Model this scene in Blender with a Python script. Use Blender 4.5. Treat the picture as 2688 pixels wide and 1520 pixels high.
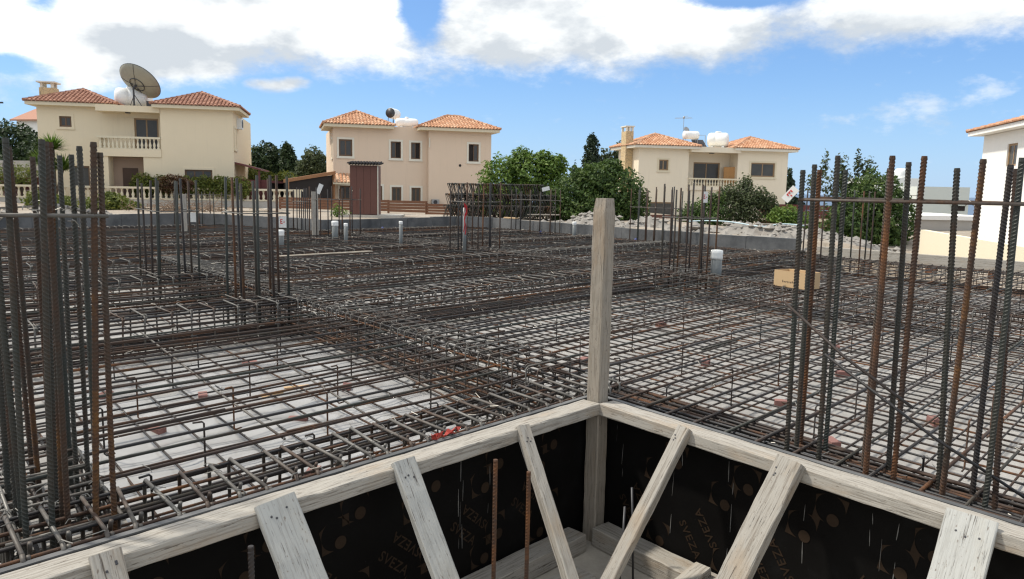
import bpy, math, random
import numpy as np
from mathutils import Vector, Matrix
random.seed(7); RNG = np.random.default_rng(7)
S = bpy.context.scene
COL = S.collection
for o in list(bpy.data.objects): bpy.data.objects.remove(o)
R_ = math.radians

# ------------------------------------------------------------------ camera, sky, sun, exposure
PITCH, ROLL, CAM_H, FPX = 7.6, 1.1, 1.5, 2000.0
cam = bpy.data.cameras.new('camera'); camo = bpy.data.objects.new('camera', cam); COL.objects.link(camo)
cam.sensor_fit = 'HORIZONTAL'; cam.sensor_width = 36.0; cam.lens = FPX * 36.0 / 2688.0
cam.clip_start = 0.05; cam.clip_end = 60000
_p, _r = R_(PITCH), R_(ROLL)
_f = Vector((0, math.cos(_p), -math.sin(_p))); _rt = Vector((1, 0, 0)); _up = _rt.cross(_f)
_X = math.cos(_r) * _rt + math.sin(_r) * _up; _Y = -math.sin(_r) * _rt + math.cos(_r) * _up
camo.matrix_world = Matrix(((_X.x, _Y.x, -_f.x, 0), (_X.y, _Y.y, -_f.y, 0), (_X.z, _Y.z, -_f.z, CAM_H), (0, 0, 0, 1)))
S.camera = camo
SUN_AZ, SUN_EL = -78.0, 57.0      # degrees from +Y (negative = left), above horizon
EXPOSURE = 0.48
S.view_settings.view_transform = 'Standard'; S.view_settings.look = 'None'
S.view_settings.exposure = EXPOSURE; S.view_settings.gamma = 1.0; S.view_settings.use_curve_mapping = False
try:
    S.cycles.use_denoising = True; S.cycles.max_bounces = 6; S.cycles.diffuse_bounces = 3; S.cycles.glossy_bounces = 2
    S.cycles.transparent_max_bounces = 6; S.cycles.caustics_reflective = False; S.cycles.caustics_refractive = False
    S.cycles.sample_clamp_indirect = 6.0; S.cycles.filter_width = 1.3
except Exception: pass


class NT:
    """tiny expression helper for shader trees"""
    def __init__(s, tree): s.t = tree
    def node(s, typ, **kw):
        n = s.t.nodes.new(typ)
        for k, v in kw.items(): setattr(n, k, v)
        return n
    def put(s, sock, v):
        if isinstance(v, bpy.types.NodeSocket): s.t.links.new(v, sock)
        elif v is not None:
            if hasattr(sock.default_value, '__len__') and not hasattr(v, '__len__'): v = (v,) * len(sock.default_value)
            if hasattr(v, '__len__') and len(sock.default_value) == 4 and len(v) == 3: v = (*v, 1)
            sock.default_value = v
    def m(s, op, a, b=None, c=None, clamp=False):
        n = s.node('ShaderNodeMath', operation=op, use_clamp=clamp)
        for i, v in enumerate((a, b, c)):
            if v is not None: s.put(n.inputs[i], v)
        return n.outputs[0]
    def vm(s, op, a, b=None):
        n = s.node('ShaderNodeVectorMath', operation=op); s.put(n.inputs[0], a)
        if b is not None: s.put(n.inputs[1], b)
        return n.outputs[0]
    def mix(s, f, a, b, blend='MIX'):
        n = s.node('ShaderNodeMix', data_type='RGBA', blend_type=blend, clamp_factor=True)
        s.put(n.inputs[0], f); s.put(n.inputs[6], a); s.put(n.inputs[7], b); return n.outputs[2]
    def noise(s, vec, scale, detail=4, rough=.55, dist=0.0):
        n = s.node('ShaderNodeTexNoise'); s.put(n.inputs['Vector'], vec)
        n.inputs['Scale'].default_value = scale; n.inputs['Detail'].default_value = detail
        n.inputs['Roughness'].default_value = rough; n.inputs['Distortion'].default_value = dist
        return n.outputs['Fac']
    def ramp(s, f, pts, interp='LINEAR'):
        n = s.node('ShaderNodeValToRGB'); s.put(n.inputs[0], f); cr = n.color_ramp; cr.interpolation = interp
        while len(cr.elements) > 1: cr.elements.remove(cr.elements[-1])
        for i, (p, c) in enumerate(pts):
            e = cr.elements[0] if i == 0 else cr.elements.new(p)
            e.position = p; e.color = (*c, 1) if hasattr(c, '__len__') else (c, c, c, 1)
        return n.outputs[0]
    def sstep(s, x, a, b):
        n = s.node('ShaderNodeMapRange', interpolation_type='SMOOTHSTEP'); s.put(n.inputs[0], x)
        n.inputs[1].default_value = a; n.inputs[2].default_value = b; n.inputs[3].default_value = 0; n.inputs[4].default_value = 1
        return n.outputs[0]


def build_world():
    w = bpy.data.worlds.new('World'); S.world = w; w.use_nodes = True
    t = w.node_tree; t.nodes.clear(); N = NT(t)
    out = N.node('ShaderNodeOutputWorld'); bg = N.node('ShaderNodeBackground'); t.links.new(bg.outputs[0], out.inputs[0])
    sky = N.node('ShaderNodeTexSky', sky_type='NISHITA'); sky.sun_disc = False
    sky.sun_elevation = R_(SUN_EL); sky.sun_rotation = R_(SUN_AZ); sky.air_density = 1.0; sky.dust_density = 0.3; sky.ozone_density = 2.5; sky.altitude = 100
    tc = N.node('ShaderNodeTexCoord'); sx = N.node('ShaderNodeSeparateXYZ'); t.links.new(tc.outputs['Generated'], sx.inputs[0])
    x, y, z = sx.outputs
    az = N.m('MULTIPLY', N.m('ARCTAN2', x, y), 57.2958); el = N.m('MULTIPLY', N.m('ARCSINE', z), 57.2958)
    # lower rim of the cloud bank over the azimuth
    azn = N.m('DIVIDE', N.m('ADD', az, 40.0), 80.0, clamp=True)
    rim = [(-40, 5.2), (-34, 5.4), (-24, 6.9), (-18, 8.5), (-10, 8.3), (0, 8.6), (8, 8.9), (14, 9.0), (18, 10.4), (24, 10.0), (34, 9.2), (40, 9.0)]
    e0 = N.m('MULTIPLY', N.ramp(azn, [((a + 40) / 80, e / 20) for a, e in rim]), 20.0)
    cv = N.node('ShaderNodeCombineXYZ'); t.links.new(N.m('MULTIPLY', az, .16), cv.inputs[0]); t.links.new(N.m('MULTIPLY', el, .30), cv.inputs[1])
    # away from the horizon use the direction itself so the clouds do not pinch at the zenith
    dirv = N.vm('MULTIPLY', tc.outputs['Generated'], (9.0, 9.0, 14.0))
    hi = N.sstep(el, 18, 40)
    mixv = N.node('ShaderNodeMix', data_type='VECTOR'); t.links.new(hi, mixv.inputs[0]); t.links.new(cv.outputs[0], mixv.inputs[4]); t.links.new(dirv, mixv.inputs[5])
    P = mixv.outputs[1]
    n1 = N.noise(P, 1.3, 9, .66, .10); n2 = N.noise(N.vm('ADD', P, (7.3, 2.1, 4.4)), .55, 4, .5)
    d = N.m('DIVIDE', N.m('SUBTRACT', el, e0), 2.0); d = N.m('MINIMUM', d, 1.15); d = N.m('SUBTRACT', d, N.m('MULTIPLY', N.sstep(el, 16, 40), .35))
    d = N.m('ADD', d, N.m('MULTIPLY', N.m('SUBTRACT', n1, .5), 3.6))
    d = N.m('ADD', d, N.m('MULTIPLY', N.m('SUBTRACT', n2, .45), 1.2))
    def blob(a0, e0_, ra, re, amp, tilt=0.0):
        da = N.m('SUBTRACT', az, a0); de = N.m('SUBTRACT', N.m('SUBTRACT', el, e0_), N.m('MULTIPLY', da, tilt))
        q = N.m('ADD', N.m('POWER', N.m('ABSOLUTE', N.m('DIVIDE', da, ra)), 2.0), N.m('POWER', N.m('ABSOLUTE', N.m('DIVIDE', de, re)), 2.0))
        return N.m('MULTIPLY', N.m('EXPONENT', N.m('MULTIPLY', q, -1.0)), amp)
    for b in ((-6.9, 12.6, 1.6, 2.4, -3.2), (-30.9, 11.0, 1.4, 1.6, -2.6), (16.4, 13.2, 4.2, .9, -2.6), (-32.8, 7.0, 2.4, .8, -2.0), (-15, 10.5, 6, 3, 1.2), (2, 11.2, 6.5, 2.4, 1.6), (-28, 9, 5.0, 3.4, 1.9), (-22, 7.6, 3.0, .8, .9), (13, 10.2, 3, 1.4, 1.0), (27, 12.4, 7, 2.2, 1.4)):
        d = N.m('ADD', d, blob(*b))
    a = N.sstep(d, -.35, 1.35)
    wisp = N.noise(N.vm('ADD', P, (3.3, 9.1, 0)), 2.6, 6, .6)
    sm = N.m('ADD', blob(-17.4, 6.75, 2.0, .55, 1.5), blob(-15.6, 7.2, 1.2, .5, .9))
    sm = N.sstep(N.m('ADD', sm, N.m('MULTIPLY', N.m('SUBTRACT', wisp, .5), 1.6)), .45, 1.5)
    fw = N.m('ADD', N.m('ADD', blob(24.5, 5.0, 2.6, 1.0, 1.0), blob(27.2, 5.4, 2.2, 1.4, .9)), blob(31.5, 6.5, 4.2, .9, 1.1, .18))
    fw = N.m('MULTIPLY', N.sstep(N.m('ADD', N.m('MULTIPLY', fw, .9), N.m('MULTIPLY', N.m('SUBTRACT', wisp, .5), 4.5)), .45, 1.9), .5)
    alpha = N.m('MAXIMUM', a, N.m('MAXIMUM', sm, fw))
    # light and grey within the clouds (thin bright rims, grey thick undersides)
    g = N.noise(N.vm('ADD', P, (1.7, 5.2, 8.0)), .8, 5, .55)
    under = N.sstep(N.m('SUBTRACT', el, e0), 3.4, .2)
    grey = N.m('ADD', N.m('MULTIPLY', N.sstep(g, .40, .66), .85), N.m('MULTIPLY', under, .45))
    grey = N.m('ADD', grey, blob(-25.0, 9.0, 4.2, 1.5, .9)); grey = N.m('ADD', grey, blob(26, 10.8, 7, 1.0, .45)); grey = N.m('SUBTRACT', grey, blob(-32, 9, 5.0, 3.0, .8)); grey = N.m('SUBTRACT', grey, blob(-12, 10.8, 5.0, 1.4, .5))
    grey = N.m('ADD', grey, N.m('MULTIPLY', N.m('SUBTRACT', n1, .52), -1.3)); grey = N.m('MULTIPLY', grey, 1.0, clamp=True)
    cloud = N.mix(grey, (9.7, 9.75, 9.5), (4.9, 5.3, 5.7))
    # the clear part: Nishita, shifted a little to the photograph's saturated blue
    clear = N.mix(1.0, sky.outputs[0], (.67, .86, 1.12), 'MULTIPLY')
    clear = N.mix(.30, clear, (2.3, 4.1, 6.9))
    haze_h = N.sstep(el, 9.0, -2.0)
    clear = N.mix(N.m('MULTIPLY', haze_h, .55), clear, (3.7, 5.2, 7.6))
    colr = N.mix(alpha, clear, cloud)
    t.links.new(colr, bg.inputs[0]); bg.inputs[1].default_value = 0.1
build_world()
sl = bpy.data.lights.new('sun', 'SUN'); so = bpy.data.objects.new('sun', sl); COL.objects.link(so)
sl.energy = 3.0; sl.angle = R_(3.5); sl.color = (1.0, .94, .83)   # a sun veiled by thin cloud: soft edged shadows
sd = Vector((math.sin(R_(SUN_AZ)) * math.cos(R_(SUN_EL)), math.cos(R_(SUN_AZ)) * math.cos(R_(SUN_EL)), math.sin(R_(SUN_EL))))
so.rotation_euler = sd.to_track_quat('Z', 'Y').to_euler(); so.location = (-60, 20, 60)

# ------------------------------------------------------------------ object helpers
def tag(o, label=None, cat=None, group=None, kind=None):
    for k, v in (('label', label), ('category', cat), ('group', group), ('kind', kind)):
        if v: o[k] = v
    return o
def thing(name, label, cat, loc=(0, 0, 0), rotz=0.0, group=None, kind=None):
    o = bpy.data.objects.new(name, None); COL.objects.link(o); o.location = loc; o.rotation_euler = (0, 0, rotz)
    o.empty_display_size = .2
    return tag(o, label, cat, group, kind)
def inst(name, mesh, parent=None, loc=None, rot=None, mat4=None):
    o = bpy.data.objects.new(name, mesh); COL.objects.link(o)
    if parent is not None: o.parent = parent
    if mat4 is not None: o.matrix_local = mat4
    else:
        if loc is not None: o.location = loc
        if rot is not None: o.rotation_euler = rot
    return o


class MB:
    """collects shapes into one mesh"""
    def __init__(s): s.v = []; s.f = []; s.n = 0
    def add(s, v, f):
        v = np.asarray(v, float).reshape(-1, 3); s.v.append(v)
        s.f.extend([tuple(i + s.n for i in q) for q in f]); s.n += len(v); return s
    def box(s, x0, x1, y0, y1, z0, z1):
        v = [(x, y, z) for z in (z0, z1) for y in (y0, y1) for x in (x0, x1)]
        return s.add(v, [(0, 2, 3, 1), (4, 5, 7, 6), (0, 1, 5, 4), (2, 6, 7, 3), (0, 4, 6, 2), (1, 3, 7, 5)])
    def tube(s, pts, r, n=6, caps=True, radii=None):
        P = np.asarray(pts, float); k = len(P)
        T = np.gradient(P, axis=0) if k > 2 else np.repeat((P[1] - P[0])[None], 2, 0)
        T /= np.maximum(np.linalg.norm(T, axis=1, keepdims=True), 1e-9)
        ref = np.array([0, 0, 1.0]) if abs(T[0][2]) < .9 else np.array([1.0, 0, 0])
        U = np.cross(T, ref); bad = np.linalg.norm(U, axis=1) < 1e-3
        U[bad] = np.cross(T[bad], np.array([.3, 1, .1])); U /= np.linalg.norm(U, axis=1, keepdims=True)
        for i in range(1, k):
            u = U[i - 1] - T[i] * (U[i - 1] @ T[i]); l = np.linalg.norm(u)
            if l > 1e-4: U[i] = u / l
        W = np.cross(T, U); an = np.arange(n) * 2 * math.pi / n
        rr = np.full(k, r) if radii is None else np.asarray(radii)
        ring = P[:, None] + rr[:, None, None] * (np.cos(an)[None, :, None] * U[:, None] + np.sin(an)[None, :, None] * W[:, None])
        f = []
        for i in range(k - 1):
            for j in range(n):
                a, b = i * n + j, i * n + (j + 1) % n
                f.append((a, b, b + n, a + n))
        if caps: f.append(tuple(range(n - 1, -1, -1))); f.append(tuple((k - 1) * n + j for j in range(n)))
        return s.add(ring.reshape(-1, 3), f)
    def lathe(s, prof, n=12, cx=0, cy=0, cz=0):
        an = np.arange(n) * 2 * math.pi / n
        v = [(cx + r * math.cos(a), cy + r * math.sin(a), cz + z) for r, z in prof for a in an]; f = []
        for i in range(len(prof) - 1):
            for j in range(n):
                a, b = i * n + j, i * n + (j + 1) % n; f.append((a, b, b + n, a + n))
        f.append(tuple(range(n - 1, -1, -1))); f.append(tuple((len(prof) - 1) * n + j for j in range(n)))
        return s.add(v, f)
    def xf(s, M, k0=0):
        for i in range(k0, len(s.v)):
            s.v[i] = (np.c_[s.v[i], np.ones(len(s.v[i]))] @ np.array(M).T)[:, :3]
        return s
    def mesh(s, name, mat=None, smooth=False, origin=None):
        me = bpy.data.meshes.new(name); V = np.concatenate(s.v) if s.v else np.zeros((0, 3))
        if origin is not None: V = V - np.asarray(origin)
        me.from_pydata(V.tolist(), [], s.f)
        if mat is not None: me.materials.append(mat)
        if smooth: me.polygons.foreach_set('use_smooth', [True] * len(me.polygons))
        me.update(); return me
    def build(s, name, mat, parent=None, smooth=False, loc=None, kind=None):
        o = inst(name, s.mesh(name, mat, smooth), parent, loc)
        if kind: o['kind'] = kind
        return o

# ------------------------------------------------------------------ materials
MATS = {}
def pmat(name, build, rough=.7, metal=0.0, spec=.5):
    m = bpy.data.materials.new(name); m.use_nodes = True; t = m.node_tree; b = t.nodes['Principled BSDF']
    b.inputs['Roughness'].default_value = rough; b.inputs['Metallic'].default_value = metal
    b.inputs['Specular IOR Level'].default_value = spec
    N = NT(t); N.b = b; N.tc = N.node('ShaderNodeTexCoord'); N.geo = N.node('ShaderNodeNewGeometry'); N.oi = N.node('ShaderNodeObjectInfo')
    N.obj = N.tc.outputs['Object']; N.pos = N.geo.outputs['Position']; N.rnd = N.oi.outputs['Random']
    c = build(N)
    if c is not None: N.put(b.inputs['Base Color'], c)
    MATS[name] = m; return m
def bump(N, h, strength=.3, dist=.01):
    n = N.node('ShaderNodeBump'); n.inputs['Strength'].default_value = strength; n.inputs['Distance'].default_value = dist
    N.put(n.inputs['Height'], h); N.t.links.new(n.outputs[0], N.b.inputs['Normal'])
def flat(name, c, var=.12, sc=3.0, rough=.7, metal=0, spec=.5, bmp=0.0):
    def f(N):
        n = N.noise(N.obj, sc, 5, .6); n2 = N.noise(N.obj, sc * 9, 3, .6)
        k = N.m('ADD', N.m('MULTIPLY', N.m('SUBTRACT', n, .5), var * 2), N.m('MULTIPLY', N.m('SUBTRACT', n2, .5), var))
        if bmp: bump(N, n2, bmp, .01)
        return N.mix(1.0, c, N.m('ADD', k, 1.0), 'MULTIPLY')
    return pmat(name, f, rough, metal, spec)

def f_rebar(dark, rust, bias):
    def f(N):
        v = N.vm('ADD', N.pos, N.vm('MULTIPLY', N.oi.outputs['Location'], (.1, .1, .1)))
        r = N.m('MULTIPLY', N.rnd, 1.0)
        n = N.noise(v, 2.2, 4, .6); n2 = N.noise(N.pos, 45, 3, .6)
        k = N.m('ADD', N.m('ADD', N.m('MULTIPLY', N.m('SUBTRACT', n, .5), 1.6), N.m('MULTIPLY', N.m('SUBTRACT', n2, .5), .5)), N.m('MULTIPLY', N.m('SUBTRACT', r, .5), .8))
        k = N.m('ADD', k, bias)
        c = N.ramp(k, [(0.0, dark), (.40, tuple(.6 * a + .4 * b for a, b in zip(dark, (.05, .028, .017)))), (.72, (.055, .028, .016)), (1.0, rust)])
        wv = N.node('ShaderNodeTexWave', wave_type='BANDS', bands_direction='X'); N.put(wv.inputs['Vector'], N.obj)
        wv.inputs['Scale'].default_value = 28.0; wv.inputs['Distortion'].default_value = 0
        bump(N, N.m('ADD', n2, 0), .25, .004)
        N.put(N.b.inputs['Roughness'], N.m('ADD', .5, N.m('MULTIPLY', k, .25)))
        return c
    return f
REBAR = pmat('rebar_steel', f_rebar((.021, .020, .021), (.135, .054, .018), .40), .65, .0, .35)
REBARG = pmat('rebar_grey', f_rebar((.030, .034, .029), (.135, .060, .014), .32), .65, .0, .35)
REBARL = pmat('stirrup_steel', f_rebar((.115, .108, .096), (.14, .078, .038), .22), .55, .1, .5)
TIE = flat('tie_wire', (.22, .21, .19), .2, 20, .45, .6)
def f_wood(base, dark, warm):
    def f(N):
        v = N.vm('ADD', N.vm('MULTIPLY', N.obj, (.40, 14.0, 14.0)), N.vm('MULTIPLY', N.rnd, (17, 31, 13)))
        g = N.noise(v, 7.0, 5, .72, .12); big = N.noise(N.vm('MULTIPLY', N.obj, (.8, 2.5, 2.5)), 3.0, 4, .6)
        v2 = N.vm('ADD', N.vm('MULTIPLY', N.obj, (1.5, 34.0, 34.0)), N.vm('MULTIPLY', N.rnd, (7, 3, 11))); ck = N.noise(v2, 4.0, 3, .6, .15)
        c = N.mix(N.sstep(g, .34, .54), dark, base)
        c = N.mix(N.m('MULTIPLY', N.sstep(big, .52, .75), .55), c, warm)
        spk = N.noise(N.vm('MULTIPLY', N.obj, (7.0, 20.0, 20.0)), 5.0, 2, .5)
        c = N.mix(N.m('MULTIPLY', N.sstep(spk, .655, .73), .65), c, (.12, .085, .06))
        c = N.mix(N.m('MULTIPLY', N.sstep(ck, .37, .30), .85), c, (.075, .058, .045))
        c = N.mix(1.0, c, N.m('ADD', .86, N.m('MULTIPLY', N.rnd, .24)), 'MULTIPLY')
        bump(N, N.m('ADD', g, N.m('MULTIPLY', N.sstep(ck, .42, .27), -1.2)), .55, .006)
        return c
    return f
WOOD = pmat('weathered_timber', f_wood((.36, .335, .295), (.205, .18, .15), (.33, .25, .17)), .85)
WOODP = pmat('pale_timber', f_wood((.37, .37, .35), (.29, .285, .265), (.36, .34, .295)), .85)
WOODG = pmat('grey_brown_timber', f_wood((.285, .25, .205), (.17, .142, .11), (.27, .19, .12)), .85)
def f_film(N):
    n = N.noise(N.obj, 2.2, 5, .6); n2 = N.noise(N.obj, 60, 3, .7)
    c = N.ramp(n, [(.35, (.0038, .0034, .0032)), (.6, (.0055, .0052, .005)), (.8, (.012, .012, .0125))])
    run = N.noise(N.vm('MULTIPLY', N.obj, (26, 26, 1.4)), 1.0, 4, .7)
    blotch = N.noise(N.obj, 1.1, 3, .5)
    k = N.m('MULTIPLY', N.sstep(run, .71, .76), N.sstep(blotch, .42, .58))
    c = N.mix(N.m('MULTIPLY', k, .45), c, (.35, .34, .33))
    c = N.mix(N.m('MULTIPLY', N.sstep(n2, .74, .8), .25), c, (.3, .3, .3))
    return c
FILM = pmat('black_film_plywood', f_film, .65, 0, .06)
PRINT = flat('brown_print', (.028, .018, .0115), .35, 12, .7, 0, .1)
DRIP = flat('cement_run', (.14, .137, .13), .3, 30, .85)
def f_conc(c0, c1, sc, st):
    def f(N):
        n = N.noise(N.pos, sc, 6, .62); n2 = N.noise(N.pos, sc * 14, 4, .6)
        st_ = N.noise(N.vm('MULTIPLY', N.pos, (1, 1, .25)), 1.4, 4, .6)
        c = N.mix(N.sstep(n, .3, .7), c0, c1); c = N.mix(N.m('MULTIPLY', N.sstep(st_, .55, .75), .6), c, st)
        bump(N, n2, .35, .01); return N.mix(1.0, c, N.m('ADD', .85, N.m('MULTIPLY', n2, .3)), 'MULTIPLY')
    return f
CONC = pmat('formed_concrete', f_conc((.065, .068, .072), (.15, .15, .15), 1.1, (.040, .042, .046)), .9)
CONCP = pmat('pale_concrete', f_conc((.40, .375, .33), (.49, .46, .41), 2.0, (.33, .295, .255)), .9)
def f_floor(N):
    n = N.noise(N.pos, .9, 5, .6); n2 = N.noise(N.pos, 9, 5, .65, .6); n3 = N.noise(N.vm('MULTIPLY', N.pos, (1, 1, .2)), 2.6, 5, .6, 1.2)
    c = N.mix(N.sstep(n, .3, .7), (.26, .25, .236), (.37, .358, .342)); c = N.mix(N.m('MULTIPLY', N.sstep(n2, .54, .72), .5), c, (.22, .195, .165))
    bump(N, N.m('ADD', n3, N.m('MULTIPLY', n2, .15)), .6, .05)
    return c
FLOOR = pmat('polythene_sheet', f_floor, .55, 0, .3)
POLY = flat('shiny_polythene', (.34, .335, .33), .10, 2.5, .24, 0, .55)
def f_ground(N):
    n = N.noise(N.pos, .35, 6, .65); n2 = N.noise(N.pos, 6, 5, .7); far = N.sstep(N.vm('LENGTH', N.pos), 60, 120)
    ln = N.node('ShaderNodeVectorMath', operation='LENGTH'); N.put(ln.inputs[0], N.pos); far = N.sstep(ln.outputs['Value'], 70, 130)
    c = N.mix(N.sstep(n, .3, .7), (.27, .215, .16), (.36, .315, .26)); c = N.mix(N.sstep(n2, .45, .7), c, (.23, .20, .165))
    c = N.mix(N.m('MULTIPLY', far, .85), c, (.10, .115, .05)); bump(N, n2, .7, .06); return c
GROUND = pmat('dry_ground', f_ground, .95)
RUBBLE = pmat('rubble_earth', f_conc((.20, .185, .165), (.29, .27, .245), 2.4, (.15, .12, .10)), .95)
STONE = flat('broken_stone', (.27, .25, .225), .25, 5, .9, bmp=.4)
PITF = pmat('lean_concrete', f_conc((.33, .30, .255), (.44, .40, .34), 3.0, (.27, .23, .185)), .95)
BRICK = flat('pink_brick', (.235, .115, .10), .3, 15, .9, bmp=.3)
PVC = flat('grey_plastic', (.135, .145, .145), .06, 4, .4)
WHITEP = flat('white_plastic', (.78, .79, .78), .05, 4, .4)
TAPE = flat('white_tape', (.74, .74, .72), .08, 14, .5)
RED = flat('red_rag', (.42, .018, .024), .2, 14, .8)
REDNET = flat('red_netting', (.40, .045, .03), .2, 14, .6)
BLUE = flat('blue_plastic', (.02, .035, .16), .2, 8, .5)
CARD = flat('cardboard', (.50, .345, .19), .10, 5, .85)
INK = flat('dark_ink', (.05, .035, .025), .2, 20, .9)
RINK = flat('red_ink', (.55, .03, .03), .2, 20, .8)
CARDW = flat('white_card', (.74, .73, .70), .05, 10, .7)
def wallm(name, c, w=.05):
    def f(N):
        n = N.noise(N.obj, .5, 5, .6); n2 = N.noise(N.obj, 40, 3, .7); s = N.noise(N.vm('MULTIPLY', N.obj, (3.2, 3.2, .2)), 1.2, 6, .7)
        k = N.m('ADD', N.m('ADD', .93, N.m('MULTIPLY', n, .1)), N.m('MULTIPLY', N.m('SUBTRACT', n2, .5), .14))
        cc = N.mix(1.0, c, k, 'MULTIPLY'); bump(N, n2, .3, .012)
        return N.mix(N.m('MULTIPLY', N.sstep(s, .52, .75), .24), cc, tuple(v * .68 for v in c))
    return pmat(name, f, .9, 0, .2)
WALLY = wallm('cream_render', (.77, .66, .48))
WALLP = wallm('pink_render', (.73, .58, .445))
WALLC = wallm('ivory_render', (.81, .72, .57))
WALLW = wallm('white_render', (.87, .86, .83))
TRIMC = flat('cream_trim', (.70, .62, .46), .06, 3, .85)
TRIMW = flat('pale_trim', (.72, .68, .58), .06, 3, .85)
def tilem(name, c0, c1, c2):
    def f(N):
        r = N.geo.outputs['Random Per Island']; n = N.noise(N.pos, 5, 4, .6)
        c = N.ramp(r, [(0, c0), (.5, c1), (1.0, c2)]); return N.mix(N.m('MULTIPLY', N.sstep(n, .55, .75), .4), c, tuple(v * .6 for v in c0))
    return pmat(name, f, .8, 0, .25)
TILEO = tilem('orange_roof_tile', (.44, .215, .12), (.54, .30, .18), (.64, .42, .28))
TILER = tilem('red_roof_tile', (.29, .145, .10), (.37, .19, .13), (.43, .235, .165))
GLASS = flat('window_glass', (.075, .072, .066), .3, 1.2, .22, 0, .32)
FRAME = flat('brown_window_frame', (.15, .085, .045), .1, 6, .6)
FRAMEL = flat('tan_window_frame', (.33, .215, .115), .1, 6, .6)
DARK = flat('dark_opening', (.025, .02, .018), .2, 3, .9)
DOORW = flat('dark_wood_door', (.085, .05, .035), .2, 4, .7)
STONEC = None
def f_clad(N):
    v = N.node('ShaderNodeTexVoronoi', feature='DISTANCE_TO_EDGE'); N.put(v.inputs['Vector'], N.obj); v.inputs['Scale'].default_value = 3.2
    v2 = N.node('ShaderNodeTexVoronoi'); N.put(v2.inputs['Vector'], N.obj); v2.inputs['Scale'].default_value = 3.2
    c = N.mix(N.noise(v2.outputs['Color'], 3, 1), (.50, .36, .19), (.64, .50, .30)); bump(N, v.outputs[0], .5, .05)
    return N.mix(N.sstep(v.outputs[0], .05, .015), c, (.33, .26, .17))
STONEC = pmat('stone_cladding', f_clad, .9)
BROWNP = flat('brown_paint', (.125, .048, .034), .12, 3, .6)
FENCEW = flat('stained_timber', (.175, .078, .040), .25, 4, .75)
MAROON = flat('maroon_sheet', (.13, .034, .030), .15, 2, .7)
PERG = flat('pergola_timber', (.30, .145, .065), .2, 4, .75)
DISHM = flat('dish_mesh', (.30, .29, .235), .12, 3, .8)
METALG = flat('galvanised_metal', (.34, .34, .34), .12, 5, .45, .6)
METALD = flat('dark_metal', (.05, .05, .055), .15, 5, .5, .4)
WOODC = flat('honey_wood', (.46, .235, .075), .15, 4, .5)
GREYB = flat('grey_render', (.62, .65, .61), .06, 1, .9)
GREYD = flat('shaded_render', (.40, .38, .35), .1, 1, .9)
BEIGE = wallm('beige_block_wall', (.80, .73, .57))
HOSE = flat('pale_blue_hose', (.50, .66, .72), .1, 4, .4)
def leafm(name, cols, trans=.25):
    def f(N):
        r = N.geo.outputs['Random Per Island']; n = N.noise(N.obj, 1.3, 3, .6)
        k = N.m('ADD', N.m('MULTIPLY', r, .7), N.m('MULTIPLY', N.m('SUBTRACT', n, .35), .9))
        N.b.inputs['Transmission Weight'].default_value = 0
        return N.ramp(k, [(i / (len(cols) - 1), c) for i, c in enumerate(cols)])
    m = pmat(name, f, .55, 0, .35); t = m.node_tree; b = t.nodes['Principled BSDF']
    tr = t.nodes.new('ShaderNodeBsdfTranslucent'); mx = t.nodes.new('ShaderNodeMixShader'); mx.inputs[0].default_value = trans
    src = b.inputs['Base Color'].links[0].from_socket; t.links.new(src, tr.inputs[0])
    t.links.new(b.outputs[0], mx.inputs[1]); t.links.new(tr.outputs[0], mx.inputs[2])
    t.links.new(mx.outputs[0], t.nodes['Material Output'].inputs[0]); return m
LBRIGHT = leafm('bright_leaves', [(.045, .085, .015), (.115, .195, .030), (.23, .31, .06)], .3)
LDARK = leafm('dark_leaves', [(.026, .052, .015), (.062, .112, .025), (.135, .185, .042)], .3)
LDEEP = leafm('deep_green_leaves', [(.014, .028, .012), (.030, .055, .018), (.062, .088, .026)], .2)
LOLIVE = leafm('olive_leaves', [(.036, .050, .024), (.072, .096, .040), (.14, .165, .07)], .3)
LYEL = leafm('yellow_green_leaves', [(.055, .08, .016), (.125, .155, .026), (.25, .25, .05)], .3)
LPINE = leafm('pine_needles', [(.012, .026, .014), (.024, .045, .022), (.045, .07, .03)], .1)
LRED = leafm('bronze_leaves', [(.07, .03, .02), (.10, .05, .025), (.09, .09, .025)])
FLOW = flat('magenta_flower', (.45, .06, .42), .2, 9, .7)
BARK = flat('bark', (.10, .075, .055), .3, 8, .95, bmp=.5)
TWIG = flat('dry_twigs', (.23, .16, .11), .3, 9, .95)
def f_sea(N):
    n = N.noise(N.pos, .02, 5, .6); bump(N, n, .3, 1.0); return N.mix(n, (.012, .05, .12), (.02, .075, .16))
SEA = pmat('sea_water', f_sea, .35, 0, .4)

# ------------------------------------------------------------------ site frame: a = along the first rail, b = along the second (skew like the site)
C0 = np.array([.63727535, 5.45894072]); UA = np.array([.68691009, .72674241]); UB = np.array([-.63168448, .77522559])
AZA = math.atan2(UA[1], UA[0]); AZB = math.atan2(UB[1], UB[0])
MINV = np.linalg.inv(np.array([UA, UB]).T)
def P(a, b, z=0.0): return np.array([*(C0 + a * UA + b * UB), z])
def toab(x, y): return MINV @ (np.array([x, y]) - C0)

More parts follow.
